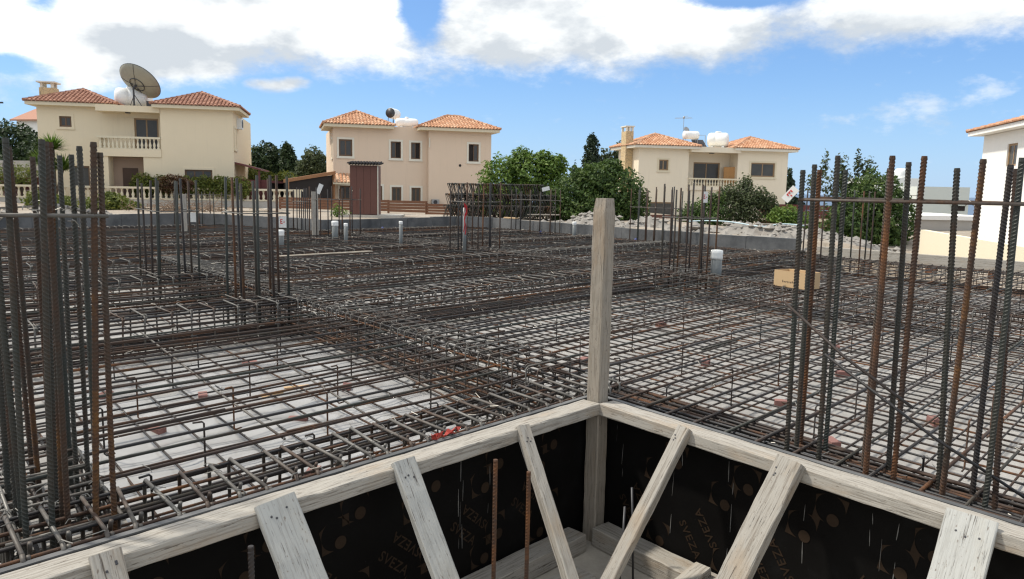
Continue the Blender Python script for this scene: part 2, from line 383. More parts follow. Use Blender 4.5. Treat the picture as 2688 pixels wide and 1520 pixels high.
# ================================================================== SETTING
ZFLOOR, ZPIT = -.44, -1.05
DECK = [(-9, .02), (0, .02), (.02, 0), (.02, -9.5), (14.9, -9.5), (14.55, 5.0), (14.0, 9.5), (14.1, 16.2), (14.1, 17.6), (13.3, 19.0), (7.1, 18.75), (6.95, 20.6), (4.85, 24.8), (-10, 23.0)]
DPOLY = np.array([P(a, b)[:2] for a, b in DECK])
def inside(x, y, poly):
    c = np.zeros(np.shape(x), bool); n = len(poly); j = n - 1
    for i in range(n):
        xi, yi = poly[i]; xj, yj = poly[j]
        c ^= ((yi > y) != (yj > y)) & (x < (xj - xi) * (y - yi) / (yj - yi + 1e-12) + xi); j = i
    return c
BIG = np.array([P(a, b)[:2] for a, b in [(-12, -12), (15.1, -12), (15.0, 5.0), (14.2, 9.5), (14.3, 16.3), (14.3, 17.75), (13.4, 19.2), (7.3, 18.95), (7.15, 20.7), (5.0, 25.0), (-12, 23.2)]])
def ground_z(x, y):
    d = np.hypot(x, y)
    z = .02 + 0 * x
    z = z - np.clip((x - 6) / 14, 0, 1) * .75 * np.clip((y - 14) / 20, 0, 1)          # falls to the right
    z = z - np.clip((d - 75) / 300, 0, 1) ** 1.2 * 26 - np.clip((d - 375) / 1500, 0, 1) * 60
    z = z + np.clip((-x - 24) / 30, 0, 1) * np.clip((y - 30) / 40, 0, 1) * 2.0 * np.clip((200 - d) / 80, 0, 1)
    z = z + .06 * np.sin(x * .9 + .3 * y) * np.sin(y * .7 - .2 * x) * (d < 90)
    z = z + .22 * np.clip((40 - y) / 9, 0, 1) * (y > 12) * np.clip((22 - x) / 8, 0, 1) * (x > -40)
    z = z - .75 * np.clip((x - 9.2) / 1.6, 0, 1) * np.clip((30 - y) / 4, 0, 1)        # the yard right of the site lies lower
    return np.where(inside(x, y, BIG), -1.35, z)
def terrain():
    xs = np.concatenate([-np.geomspace(3500, 62, 22), np.arange(-60, 60.1, .6), np.geomspace(62, 3500, 22)])
    ys = np.concatenate([np.arange(-30, 62, .6), np.geomspace(63, 4000, 26)])
    X, Y = np.meshgrid(xs, ys); Z = ground_z(X, Y); nx = len(xs)
    v = np.stack([X, Y, Z], -1).reshape(-1, 3); m = MB()
    f = [(j * nx + i, j * nx + i + 1, (j + 1) * nx + i + 1, (j + 1) * nx + i) for j in range(len(ys) - 1) for i in range(nx - 1)]
    m.add(v, f); tag(m.build('ground', GROUND, smooth=True), kind='structure', label='dry pale earth of the building plot and the gardens behind')
terrain()
m = MB(); m.add([(-40000, 100, -62), (40000, 100, -62), (40000, 50000, -62), (-40000, 50000, -62)], [(0, 1, 2, 3)])
tag(m.build('sea', SEA), kind='structure', label='deep blue sea on the horizon')
# slab bed under the steel, with gentle creases
def bed():
    xs = np.arange(-32, 22, .5); ys = np.arange(-6, 34, .5); m = MB(); nx = len(xs)
    poly = DPOLY; m.add([(*p, ZFLOOR) for p in poly], [tuple(range(len(poly)))]); return m
o = bed().build('slab_bed', FLOOR); tag(o, kind='structure', label='slab bed covered with pale plastic sheeting under the steel')
def sheet():
    na, nb = 90, 110; v = []
    for j in range(nb + 1):
        for i in range(na + 1):
            a_, b_ = -3.05 + 2.98 * i / na, .62 + 4.3 * j / nb; x, y = P(a_, b_)[:2]
            z = .010 * math.sin(x * 5 + 2 * math.sin(y * 3)) + .009 * abs(math.sin(x * 3.1 - y * 4.3 + 1.5 * math.sin(x * 2.3))) ** 6 * 2 + .007 * math.sin(y * 9 + x * 4) + .012 * abs(math.sin(x * 1.7 + y * 2.2 + math.sin(y * 5))) ** 14
            v.append((x, y, ZFLOOR + .014 + z))
    mb = MB(); mb.add(v, [(j * (na + 1) + i, j * (na + 1) + i + 1, (j + 1) * (na + 1) + i + 1, (j + 1) * (na + 1) + i) for j in range(nb) for i in range(na)])
    o = mb.build('plastic_sheet', POLY, None, True); tag(o, 'crumpled shiny white plastic sheet under the steel of the near left bay', 'plastic sheet')
sheet()
m = MB(); q = [P(.02, .02, ZPIT), P(-9, .02, ZPIT), P(-9, -9, ZPIT), P(.02, -9, ZPIT)]; m.add(q, [(0, 1, 2, 3)])
tag(m.build('pit_floor', PITF), kind='structure', label='dusty lean concrete floor of the pit')

# ------------------------------------------------------------------ perimeter upstand walls of formed concrete, each panel a piece
def slab_between(mb, p, q, t, z0, z1):
    d = np.array(q[:2]) - np.array(p[:2]); L = np.hypot(*d); u = d / L; n = np.array([-u[1], u[0]])
    c = [np.array(p[:2]), np.array(q[:2]), np.array(q[:2]) + n * t, np.array(p[:2]) + n * t]
    mb.add([(*x, z) for z in (z0, z1) for x in c], [(3, 2, 1, 0), (4, 5, 6, 7), (0, 1, 5, 4), (1, 2, 6, 5), (2, 3, 7, 6), (3, 0, 4, 7)]); return L
def perimeter(label, pts, zt, t=.16, pl=1.35):
    w = thing('perimeter_wall', label, 'wall', (0, 0, 0))
    for (p, q, z0t, z1t) in [(pts[i], pts[i + 1], zt[i], zt[i + 1]) for i in range(len(pts) - 1)]:
        p = np.array(p); q = np.array(q); L = np.hypot(*(q - p)); k = max(1, round(L / pl))
        for i in range(k):
            mb = MB(); s0, s1 = i / k + .004 / L, (i + 1) / k - .004 / L; off = random.uniform(-.006, .006)
            d = (q - p) / L; n = np.array([-d[1], d[0]])
            slab_between(mb, p + (q - p) * s0 + n * off, p + (q - p) * s1 + n * off, t, -1.3, z0t + (z1t - z0t) * (s0 + s1) / 2 + random.uniform(-.012, .012))
            mb.build('wall_panel', CONC, w)
    return w
pt = lambda a, b: P(a, b)[:2]
perimeter('grey concrete upstand wall along the right rear edge of the steel mat', [pt(14.55, 5.0), pt(14.0, 9.5), pt(14.1, 16.2), pt(14.1, 17.6)][::-1], [.30, .32, .34, .36][::-1])
perimeter('darker concrete upstand wall behind the pipes in front of the door shed', [pt(14.1, 17.6), pt(13.3, 19.0), pt(7.1, 18.75)][::-1], [.36, .35, .33][::-1])
perimeter('concrete upstand wall stepping forward beside the timber stake', [pt(7.1, 18.75), pt(6.95, 20.6), pt(4.85, 24.8)][::-1], [.33, .33, .36][::-1])
perimeter('concrete upstand wall at the far left edge under the balustrade', [pt(4.85, 24.8), pt(-10, 23.0)][::-1], [.36, .33][::-1])

# ================================================================== REINFORCEMENT
def wob(p, q, step=1.3, dz=.009, dl=.010):
    p, q = np.array(p, float), np.array(q, float); L = np.linalg.norm(q - p); k = max(2, int(L / step) + 1)
    s = np.linspace(0, 1, k)[:, None]; X = p + (q - p) * s
    X[:, 2] += RNG.normal(0, dz, k); n = np.cross((q - p) / L, (0, 0, 1)); X += n * RNG.normal(0, dl, k)[:, None]; return X
def rng_a(b):   # the stretch of an a-line inside the plot
    if b < 0: return (.06, 14.6)
    if b > 18.8: return (-9, 6.9 if b < 20.5 else 4.8 + (24.8 - b) * .48)
    return (-9, 14.0)
def rng_b(a):
    lo = .05 if a < 0 else -9.3
    return (lo, 23.9 if a < 4.8 else (20.4 if a < 6.9 else (18.7 if a < 13.3 else 17.0)))
ORG = P(0, 0, 0)
upper = thing('upper_rebar_mat', 'upper mat of long rusty bars running away to the right over the whole slab', 'rebar mat', ORG)
lower = thing('lower_rebar_mat', 'lower mesh of crossed rusty bars lying just above the pale sheeting', 'rebar mat', ORG)
def bar_obj(name, pts, r, parent, mat, n=6):
    mb = MB(); mb.tube(np.array(pts) - ORG, r, n); return mb.build(name, mat, parent, True)
b = -6.0; kk = 0
while b < 23.8:
    a0, a1 = rng_a(b); j = random.uniform(-.02, .02)
    if a0 < 0 and 0 < b < .6: a0 = -6.5
    # the bars come in stock lengths that lap beside each other
    cuts = [a0]; x = a0 + random.uniform(3.5, 11.5)
    while x < a1 - 1.5: cuts.append(x); x += random.uniform(8, 11.8)
    cuts.append(a1)
    for i in range(len(cuts) - 1):
        z = -.03 + random.uniform(-.008, .006); lap = .7 if i else 0
        sh = .02 * (i % 2)
        if not (kk % 9 == 4 and cuts[i] > 1 and random.random() < .4):
            bar_obj('top_bar', wob(P(cuts[i] - lap, b + j + sh, z), P(cuts[i + 1], b + j + sh + random.uniform(-.03, .03), z)), .0100 if kk % 4 else .0120, upper, REBAR if kk % 3 else REBARG)
    kk += 1; b += .235 if b < 5 else .25
b = -6.05
while b < 23.8:
    a0, a1 = rng_a(b); bar_obj('bottom_bar', wob(P(a0, b, -.372), P(a1, b + random.uniform(-.03, .03), -.372), 3), .0085, lower, REBAR); b += .26
a = -8.0
while a < 14.0:
    b0, b1 = rng_b(a); bar_obj('bottom_cross_bar', wob(P(a, b0, -.388), P(a + random.uniform(-.03, .03), b1, -.388), 3), .0085, lower, REBAR); a += .165 if a > -.5 else .30
# chairs that hold the upper mat up: a leg with a bent foot and a bent head
mb = MB(); mb.tube([(-.07, 0, 0), (-.012, 0, 0), (0, 0, .012), (0, 0, .325), (.012, 0, .338), (.07, 0, .34)], .0065, 6); chair_me = mb.mesh('support_leg', REBAR, True)
for (b0, b1, a0, a1, da, db) in ((.75, 4.9, -3.0, -.1, .95, .7), (-4, 4.8, .75, 6.9, 1.0, .95), (6, 15, .8, 6.8, 1.5, 1.6), (-4, 6, 7.8, 13, 1.6, 1.6)):
    for i, bb in enumerate(np.arange(b0, b1, db)):
        for aa in np.arange(a0 + (i % 2) * da * .5, a1, da):
            q = P(aa + random.uniform(-.1, .1), bb + random.uniform(-.06, .06), -.372) - ORG
            inst('support_leg', chair_me, upper, q, (0, 0, AZA + random.uniform(-.3, .3) + (math.pi if random.random() < .5 else 0)))
# cross bars of the upper mat: a few only, as on the site
for a_, b0, b1 in ((9.2, -5, 15), (10.8, 0, 16), (12.2, -2, 16.5), (5.2, 12, 19), (3.6, 12.4, 22), (8.6, 10, 18.4), (-2.2, .8, 4.8), (-1.55, .7, 2.6), (-.85, .7, 2.2)):
    bar_obj('top_cross_bar', wob(P(a_, b0, -.05), P(a_ + .15, b1, -.05)), .008, upper, REBARL)
# loose bars lying across everything
mbb = MB(); mbb.tube(wob(P(6.2, 9.9, .02), P(8.6, 3.1, .02), 1.2) - P(6.2, 9.9, 0), .011, 6)
o = mbb.build('loose_bar', REBAR, None, True, P(6.2, 9.9, 0)); tag(o, 'long loose rusty bar lying askew over the mat behind the timber post', 'rebar')
mbb = MB(); mbb.tube(wob(P(4.4, 17.2, .02), P(7.2, 8.4, .02), 1.2) - P(4.4, 17.2, 0), .011, 6)
o = mbb.build('loose_bar', REBAR, None, True, P(4.4, 17.2, 0)); tag(o, 'long loose rusty bar lying askew between the slim grey pipes', 'rebar')

# beam cages ------------------------------------------------------------
def stirrup_mesh(w, h, r, ux, mat, slant=0.0):
    """closed link in the plane of ux and z, corners rounded, two hooked ends"""
    u = np.array([*ux, 0]); c = .02
    cc = [(-w / 2 + c, h / 2), (w / 2 - c, h / 2), (w / 2, h / 2 - c), (w / 2, -h / 2 + c), (w / 2 - c, -h / 2), (-w / 2 + c, -h / 2), (-w / 2, -h / 2 + c), (-w / 2, h / 2 - c), (-w / 2 + c, h / 2)]
    pts = [u * x + np.array([0, 0, z]) for x, z in cc]
    mb = MB(); mb.tube(pts, r, 6)
    k = np.cross(u, (0, 0, 1)) * .02
    mb.tube([u * (-w / 2 + .01) + np.array([0, 0, h / 2 - .01]) + k, u * (-w / 2 + .075) + np.array([0, 0, h / 2 - .085]) + k], r, 6)
    mb.tube([u * (-w / 2 + .11) + np.array([0, 0, h / 2 + .004]) + k * 2, u * (-w / 2 + .17) + np.array([0, 0, h / 2 - .08]) + k * 2.2], r, 6)
    return mb.mesh('stirrup', mat, True)
def add_ties(mb, q, ux, n=1, r=.0022, k=1.0):
    for _ in range(n):
        p = np.array(q) + RNG.normal(0, .012, 3) * (1, 1, .4); a = random.uniform(0, 6.28); l = random.uniform(.02, .055) * k
        d = np.array([math.cos(a), math.sin(a), random.uniform(-.2, .5)])
        mb.tube([p - d * .018, p + np.array([0, 0, .014]), p + d * l * .5 + (0, 0, .006), p + d * l], r, 4, False)
def cage(label, axis, fix, span, sp=.15, w=.46, single=True, ztop=.012, h=.385, rl=.010, ties=True, lim=None, rs=.0075, extra=0, low=0):
    ux = UB if axis == 'a' else UA; ua = UA if axis == 'a' else UB
    at = (lambda s, t, z: P(s, t, z)) if axis == 'a' else (lambda s, t, z: P(t, s, z))
    o0 = at(span[0], fix, 0); t = thing('beam_cage', label, 'beam cage', o0)
    me = stirrup_mesh(w, h, rs, ux, REBARL); zc = ztop - h / 2; ss = np.arange(span[0] + .05, span[1], sp)
    far = MB(); tw = MB()
    for s in ss:
        q = at(s + random.uniform(-.025, .025), fix, zc) - o0
        if single and (lim is None or lim[0] <= s <= lim[1]): inst('stirrup', me, t, q, (random.uniform(-.03, .03), random.uniform(-.03, .03), random.uniform(-.07, .07)))
        else:
            ca = random.uniform(-.07, .07)
            V = CV.setdefault(me.name, np.array([v.co[:] for v in me.vertices])); F = CF.setdefault(me.name, [tuple(p_.vertices) for p_ in me.polygons])
            far.add(V @ np.array([[math.cos(ca), math.sin(ca), 0], [-math.sin(ca), math.cos(ca), 0], [0, 0, 1]]) + q, F)
        if ties and random.random() < .8:
            for e in (-.5, -.17, .17, .5):
                if random.random() < .6: add_ties(tw, at(s, fix + e * (w - .04), ztop + .006) - o0, ux, 1, .0026, 1.4)
    if far.n: far.build('stirrup_row', REBARL, t, True, kind='stuff')
    if tw.n: tw.build('tie_wire', TIE, t, kind='stuff')
    for e in (-.5, -.17, .17, .5):
        for zz in (ztop - .022, ztop - h + .022):
            f_ = fix + e * (w - .05)
            mb = MB(); mb.tube(wob(at(span[0] - .15, f_, zz), at(span[1] + .15, f_ + random.uniform(-.02, .02), zz), 1.5, .004, .005) - o0, rl, 6); mb.build('long_bar', REBAR, t, True)
    for i_ in range(low):
        f_ = fix + (i_ / max(1, low - 1) - .5) * (w + .16); zz = ztop - h + .03 + random.choice((0, .02, .045)); c0 = span[0] + random.uniform(0, .5)
        mb = MB(); mb.tube(wob(at(c0, f_, zz), at(span[1], f_ + random.uniform(-.04, .04), zz), 1.5, .006, .01) - o0, .0095, 6); mb.build('long_bar', REBAR, t, True)
    for e in (np.linspace(-.46, .46, extra) if extra else ()):
        f_ = fix + e * (w - .03); zz = ztop + .018 + random.uniform(-.012, .012); c0, c1 = span[0] - .1, span[1] + .1
        mb = MB(); mb.tube(wob(at(c0, f_, zz), at(c1, f_ + random.uniform(-.03, .03), zz), 1.2, .006, .008) - o0, .0095, 6); mb.build('long_bar', REBAR, t, True)
    for zz in (np.linspace(ztop - h + .075, ztop - .075, 4) if h > .36 else (zc + .05, zc - .05)):
        for e in (-.5, .5):
            f_ = fix + e * (w - .05); mb = MB(); mb.tube(wob(at(span[0], f_, zz), at(span[1], f_, zz), 1.5, .005, .004) - o0, .0085, 6); mb.build('side_bar', REBAR, t, True)
    return t
CV, CF = {}, {}
cage('nearest cage with cross links along the white rail of the pit', 'a', .31, (-5.2, .4), .15, .5, rl=.0085, rs=.0100)
cage('cage of packed bars along the right hand rail below the tall column bars', 'b', .30, (-4.6, .1), .16, .46, ztop=-.065, h=.32, rl=.0115, extra=11)
cage('short cage at the foot of the tall bar cluster beside the near cage', 'b', -3.45, (.6, 2.2), .15, .46, ztop=-.02, h=.34)
cage('deep cage running away from the post to the left through the mat', 'b', .30, (.62, 12.0), .17, .56, lim=(0, 9), ztop=.05, h=.425, low=11)
cage('cage crossing behind the pale bay as far as the second bar cluster', 'a', 5.45, (-8.2, .0), .26, .60, ztop=.06, h=.435, rs=.0095, low=9)
cage('cage crossing the mat behind the timber post', 'a', 5.0, (.6, 14), .25, .58, lim=(0, 7), ztop=.055, h=.43, rs=.0095, low=9)
cage('cage with grey cross links behind the middle bar cluster', 'a', 8.75, (-8.5, 13.9), .26, .58, lim=(-6, 7), ztop=.045, h=.42, rs=.0095)
cage('cage with grey cross links in front of the stub pipes', 'a', 11.75, (-9, 13.9), .26, .58, lim=(-4, 5), ztop=.04, h=.415, rs=.0095)
cage('far cage past the stub pipes', 'a', 15.3, (-9, 13.9), .2, .5, single=False)
cage('far cage along the wall with the dark face', 'a', 18.45, (-9, 13.2), .2, .5, single=False)
cage('far edge cage under the far left wall', 'a', 23.3, (-9, 4.6), .2, .5, single=False)
cage('deep cage running past the cardboard box on the right', 'b', 7.3, (-8.8, 18.2), .20, .6, lim=(-4, 5), ztop=.03, h=.405)
cage('edge cage along the foot of the right rear wall', 'b', 13.55, (-8.8, 16.8), .2, .5, single=False)
cage('edge cage along the plank on the far right', 'a', -3.6, (.7, 14), .18, .5, lim=(3, 9))
# twists of tie wire over the upper mat
tw = MB()
for _ in range(2600):
    a_ = random.uniform(-3.5, 13.5); b_ = random.uniform(-3, 17) if a_ > .3 else random.uniform(.6, 20); add_ties(tw, P(a_, b_, -.02) - ORG, UA)
o = tw.build('tie_wire', TIE, upper, kind='stuff')

# column starter bars -----------------------------------------------------
def ribbed(L, r, mat, near=True):
    mb = MB()
    if near:
        pitch = .0185; k = int(L / pitch); zs = []; rr = []
        for i in range(k):
            z = i * pitch; zs += [z, z + .0085, z + .011, z + .0145]; rr += [0, 0, 1, 1]
        zs.append(L); rr.append(0); n = 10; an = np.arange(n) * 2 * math.pi / n; v = []
        for z, q in zip(zs, rr):   # slanted crescent ribs on both flanks
            for a_ in an:
                ra = r * (.95 + q * .20 * abs(math.sin(a_)) ** .8); zz = z + (.010 * math.cos(a_) * (1 if 0 < z < L - .03 else 0))
                v.append((ra * math.cos(a_) + .003 * math.sin(z * 2.1), ra * math.sin(a_) + .003 * math.cos(z * 1.7), zz))
        m_ = len(zs); mb.add(v, [(i * n + j, i * n + (j + 1) % n, (i + 1) * n + (j + 1) % n, (i + 1) * n + j) for i in range(m_ - 1) for j in range(n)] + [tuple(range(n - 1, -1, -1)), tuple((m_ - 1) * n + j for j in range(n))])
    else: mb.tube([(0, 0, 0), (.004, .002, L * .4), (-.003, .004, L)], r, 6)
    return mb.mesh('vertical_bar', mat, not near)
def starter(label, ctr, layout, H, r, hoops, near=False, mats=(REBAR, REBARG), lean=.008, z0=-.36, ties_=True, hr=.008):
    o0 = P(*ctr, 0); t = thing('column_starter_bars', label, 'column bars', o0)
    mm = [ribbed(1.0 if not near else H - z0, r, x, near) for x in mats]
    for i, (da, db) in enumerate(layout):
        q = P(ctr[0] + da, ctr[1] + db, z0) - o0
        hh = (H - z0) * (random.uniform(.955, 1.0) if near else random.uniform(.945, 1.02))
        o = inst('vertical_bar', mm[random.random() < .45], t, q, (random.gauss(0, lean), random.gauss(0, lean), random.uniform(0, 6)))
        o.scale = (1, 1, hh) if not near else (1, 1, hh / (H - z0))
    la = [l[0] for l in layout]; lb = [l[1] for l in layout]; g = r + .006
    A0, A1, B0, B1 = min(la) - g, max(la) + g, min(lb) - g, max(lb) + g
    for zz in hoops:
        dz = random.uniform(-.012, .012); pts = [P(ctr[0] + x, ctr[1] + y, zz + e) - o0 for x, y, e in ((A0 - .05, B0, dz), (A1, B0, 0), (A1, B1, dz), (A0, B1, -dz), (A0, B0 - .03, 0))]
        mb = MB(); mb.tube(pts, hr, 6); mb.build('hoop_tie', REBARL, t, True)
    if ties_:
        tw = MB()
        for zz in hoops:
            for (da, db) in layout:
                if random.random() < .6:
                    q = P(ctr[0] + da, ctr[1] + db, zz) - o0
                    for _ in range(2): add_ties(tw, q + RNG.normal(0, .012, 3), UA)
        if tw.n: tw.build('tie_wire', TIE, t, kind='stuff')
    return t
def rect(na, nb, sa, sb, inner=False):
    L = []
    for i in range(na):
        for j in range(nb):
            if i in (0, na - 1) or j in (0, nb - 1): L.append(((i / (na - 1) - .5) * sa, (j / (nb - 1) - .5) * sb))
    return L
G1L = [(x + 3.45, y - .75) for x, y in ((-3.27, .30), (-3.27, .66), (-3.26, 1.0), (-3.28, 1.17), (-3.27, 1.42), (-3.45, .38), (-3.46, .52), (-3.44, .92), (-3.45, 1.22), (-3.45, 1.5), (-3.62, .33), (-3.61, .47), (-3.62, .65), (-3.63, .93), (-3.6, 1.2), (-3.36, .31), (-3.34, 1.5), (-3.53, .30), (-3.46, .68))]
starter('tall thick green grey and rusty bars of the cluster at the left edge', (-3.45, .75), G1L, 1.67, .0126, (1.345, -.02), True, (REBARG, REBARG), .017, hr=.0095)
G11L = [(-.04, .62), (.07, .60), (.16, .62), (-.02, .42), (.17, .46), (-.04, .13), (.07, .18), (.0, .0), (.16, .06), (-.02, -.26), (.10, -.22), (.17, -.36), (-.02, -.46), (.06, -.5), (.18, -.62)]
starter('tall ribbed bars standing over the right rail with one level hoop', (.22, -2.08), G11L, 1.725, .0142, (1.47,), True, (REBAR, REBARG), .011, hr=.0095)
starter('bar cluster with a white tag on its hoop left of the pale stub pipes', (-.25, 6.05), rect(4, 3, .62, .62), 1.58, .0175, (1.12, .02))
starter('bar cluster in front of the yellow green shrub under the left balustrade', (-.55, 9.1), rect(3, 4, .62, 1.1), 1.52, .0175, (1.05, .08))
starter('rusty bar cluster just left of the brown door shed', (6.35, 16.3), rect(5, 2, 1.5, .5), 1.42, .0175, (1.05,), mats=(REBAR, REBAR))
starter('thin bar group behind the pale timber stake', (7.0, 20.0), rect(2, 4, .25, 1.0), 1.35, .0175, (.9,), mats=(REBAR, REBAR))
starter('rusty bar cluster round the tall pipe with the red rag', (7.15, 10.25), rect(4, 3, 1.1, .7), 1.62, .0175, (1.15,), mats=(REBAR, REBAR))
starter('bar cluster with a white card right of the stacked cages', (13.55, 14.55), rect(3, 5, .5, 2.1), 1.45, .0175, (1.1,), mats=(REBAR, REBARG))
starter('row of thin bars before the ivory house against the right rear wall', (13.65, 9.1), rect(2, 7, .4, 1.9), 1.6, .0175, (1.0,), mats=(REBAR, REBARG))
starter('bar cluster between the thin bar row and the large grey pipe', (7.6, 4.1), rect(3, 4, .55, .85), 1.62, .0175, (1.02, .1), mats=(REBAR, REBARG))
starter('thin bar cluster by the leafy bush at the right rear corner', (13.6, 3.6), rect(3, 4, .7, 1.4), 1.6, .0175, (1.35,), mats=(REBAR, REBARG))
starter('farthest faint bar group below the left balustrade', (5.0, 25.3 - 1.2), rect(6, 2, 2.2, .4), 1.15, .0175, (1.05,), mats=(REBAR, REBARG))
# diagonal stays in the right cluster
for (p, q, lab) in ((P(.02, -1.72, .62), P(.30, -2.85, -.03), 'thin slanting brace bar tied low across the right column bars'), (P(.14, -1.40, .86), P(.06, -2.2, .42), 'bent slanting brace bar tied high across the right column bars')):
    mb = MB(); mid = (p + q) / 2 + np.array([0, 0, -.03]); mb.tube(np.array([p, mid, q]) - p, .008, 6); tag(mb.build('brace_bar', REBAR, None, True, p), lab, 'rebar')

# ------------------------------------------------------------------ pipes, stake, spacers, box
def pipe(label, a_, b_, z1, r, cap=True, rag=False):
    q = P(a_, b_, -.40); t = thing('riser_pipe', label, 'pipe', q)
    L = z1 + .40; mb = MB(); mb.lathe([(r, 0), (r, L)], 16); mb.build('pipe_body', PVC, t, True)
    if cap:
        mb = MB(); mb.lathe([(r * 1.06, L - r * 1.6), (r * 1.12, L - r * 1.2), (r * 1.06, L - r * .9), (r * 1.13, L - r * .5), (r * 1.08, L + .004), (r * .8, L + .012)], 16)
        mb.build('white_tape_cap', TAPE, t, True)
    if rag:
        mb = MB(); N_ = 10; v = []; f = []
        for j in range(9):
            for i in range(5):
                v.append((-.02 + .055 * i / 4 * (1 if j > 2 else 1.3) + .012 * math.sin(j * 1.3), -.045 - .02 * math.sin(i * 1.9 + j), L + .12 - j * .085 - .02 * i))
        f = [(j * 5 + i, j * 5 + i + 1, j * 5 + i + 6, j * 5 + i + 5) for j in range(8) for i in range(4)]
        mb.add(v, f); mb.build('red_rag', RED, t, True)
    return t
pipe('large grey pipe with a white taped top standing beside the right bar cluster', 7.75, 3.55, .44, .098)
pipe('short thick grey pipe with a white cap right of the middle bar cluster', 3.67, 14.28, .33, .088)
pipe('thick grey pipe with a white cap left of its thinner twin', 5.89, 15.44, .46, .088)
pipe('thin grey pipe with a white cap right of its thicker twin', 5.6, 14.24, .46, .05)
pipe('lone thin grey pipe between the door shed and the red rag pipe', 6.1, 12.14, .60, .045)
pipe('tall thin grey pipe with a red rag tied at its top', 6.53, 9.91, 1.02, .045, False, True)
pipe('slim pale pipe close to the right rear wall by the timber post', 13.2, 12.25, .45, .06)
def timber_mesh(L, w, h, seed, mat, rough=.0022, cham=.006, taper=0.0, round_end=0.0):
    r_ = np.random.default_rng(seed); k = max(4, int(L / .09) + 1); c = cham
    prof = np.array([(-w / 2 + c, -h / 2), (w / 2 - c, -h / 2), (w / 2, -h / 2 + c), (w / 2, h / 2 - c), (w / 2 - c, h / 2), (-w / 2 + c, h / 2), (-w / 2, h / 2 - c), (-w / 2, -h / 2 + c)])
    mb = MB(); v = []; xs = np.linspace(0, L, k)
    bow = .003 * np.sin(np.linspace(0, math.pi, k)) * r_.choice([-1, 1])
    for i, x in enumerate(xs):
        jj = r_.normal(0, rough, prof.shape); s = 1.0
        if round_end and x > L - round_end: s = 1 - .18 * ((x - (L - round_end)) / round_end) ** 2
        for (y, z), (dy, dz) in zip(prof, jj): v.append((x, y * s + dy * .6 + bow[i], z * s + dz * .6))
    f = [(i * 8 + j, i * 8 + (j + 1) % 8, (i + 1) * 8 + (j + 1) % 8, (i + 1) * 8 + j) for i in range(k - 1) for j in range(8)]
    f += [tuple(range(7, -1, -1)), tuple((k - 1) * 8 + j for j in range(8))]
    mb.add(v, f); return mb.mesh('timber', mat, False)
def timber(name, label, cat, p, q, w, h, seed, mat=None, up=(0, 0, 1), parent=None, group=None, **kw):
    p, q = Vector(p), Vector(q); d = q - p; L = d.length; X = d.normalized(); Zr = Vector(up)
    Y = Zr.cross(X).normalized(); Z = X.cross(Y)
    o = inst(name, timber_mesh(L, w, h, seed, mat or WOOD, **kw))
    o.matrix_world = Matrix(((X.x, Y.x, Z.x, p.x), (X.y, Y.y, Z.y, p.y), (X.z, Y.z, Z.z, p.z), (0, 0, 0, 1)))
    return tag(o, label, cat, group)
timber('timber_stake', 'pale square timber stake upright before the perimeter wall', 'stake', P(6.13, 17.23, -.3), P(6.13, 17.23, 1.27), .19, .19, 5, WOOD, (1, .3, 0))
timber('timber_stake', 'low pale timber stake seen through the middle bar cluster', 'stake', P(3.2, 20.8, -.3), P(3.2, 20.8, 1.10), .16, .16, 8, WOOD, (1, .3, 0))
mb = MB(); r_ = np.random.default_rng(3)
mb.box(-.075, .075, -.038, .038, -.03, .03); V = mb.v[0]
brick_me = mb.mesh('spacer_brick', BRICK)
sp = [(-2.5, 2.6), (-1.9, 3.3), (-1.5, 2.1), (-.7, 2.7), (-2.6, 3.9), (-1.1, 4.2), (-.9, 1.3), (-1.9, 1.0), (1.25, -.15), (1.6, -1.2), (2.3, -.45), (2.9, -1.6), (3.1, .9), (2.0, 1.9), (3.9, -.4), (4.6, 2.6), (5.2, .2), (2.0, -2.6)]
for a_, b_ in sp:
    o = inst('spacer_brick', brick_me, None, P(a_, b_, ZFLOOR + .031), (0, 0, random.uniform(0, 3.1)))
    tag(o, 'small pink brick spacer lying on the shiny sheet in the near left bay' if a_ < 0 else 'small pink brick spacer under the mesh in the pale bay right of the post', 'brick', 'pink brick spacers in the left bay' if a_ < 0 else 'pink brick spacers in the right bay')
timber('loose_board', 'long grey board lying flat on the mat by the stub pipes', 'board', P(2.3, 11.2, -.005), P(4.6, 11.15, -.005), .13, .022, 70, WOODG)
# scraps of pale lath on the sheeting
for i, (a_, b_, an) in enumerate(((-1.55, 3.25, .7), (-1.35, 3.0, 1.1), (-1.05, 3.1, .5))):
    d = np.array([math.cos(an), math.sin(an), 0]) * .12; q = P(a_, b_, ZFLOOR + .012)
    timber('wood_scrap', 'yellowish lath scrap on the sheeting in the pale bay, ' + ('leftmost of three', 'nearest of three', 'farthest right of three')[i], 'wood scrap', q - d, q + d, .05, .02, 40 + i, CARD, rough=.001, cham=.002)
timber('wood_scrap', 'yellowish offcut lying on top of the wall below the stacked cages', 'wood scrap', P(14.15, 16.9, .38), P(14.15, 16.2, .385), .12, .05, 71, CARD, rough=.002)
for i, (x, y, an, L, lab) in enumerate(((5.6, 27.0, .5, 1.6, 'grey plank lying on the rubble right of the round tree'), (9.2, 25.6, -.4, 1.9, 'long pale plank lying on the rubble bank near the hose'), (-9.6, 30.4, .2, 1.4, 'short plank lying on the earth left of the site toilet'), (1.2, 30.6, -.3, 1.3, 'plank lying on the rubble at the right end of the cage stack'))):
    d = np.array([math.cos(an), math.sin(an), .02]) * L / 2; q = np.array([x, y, .46 if x > 0 else .30]); timber('loose_board', lab, 'board', q - d, q + d, .16, .04, 80 + i, WOOD)
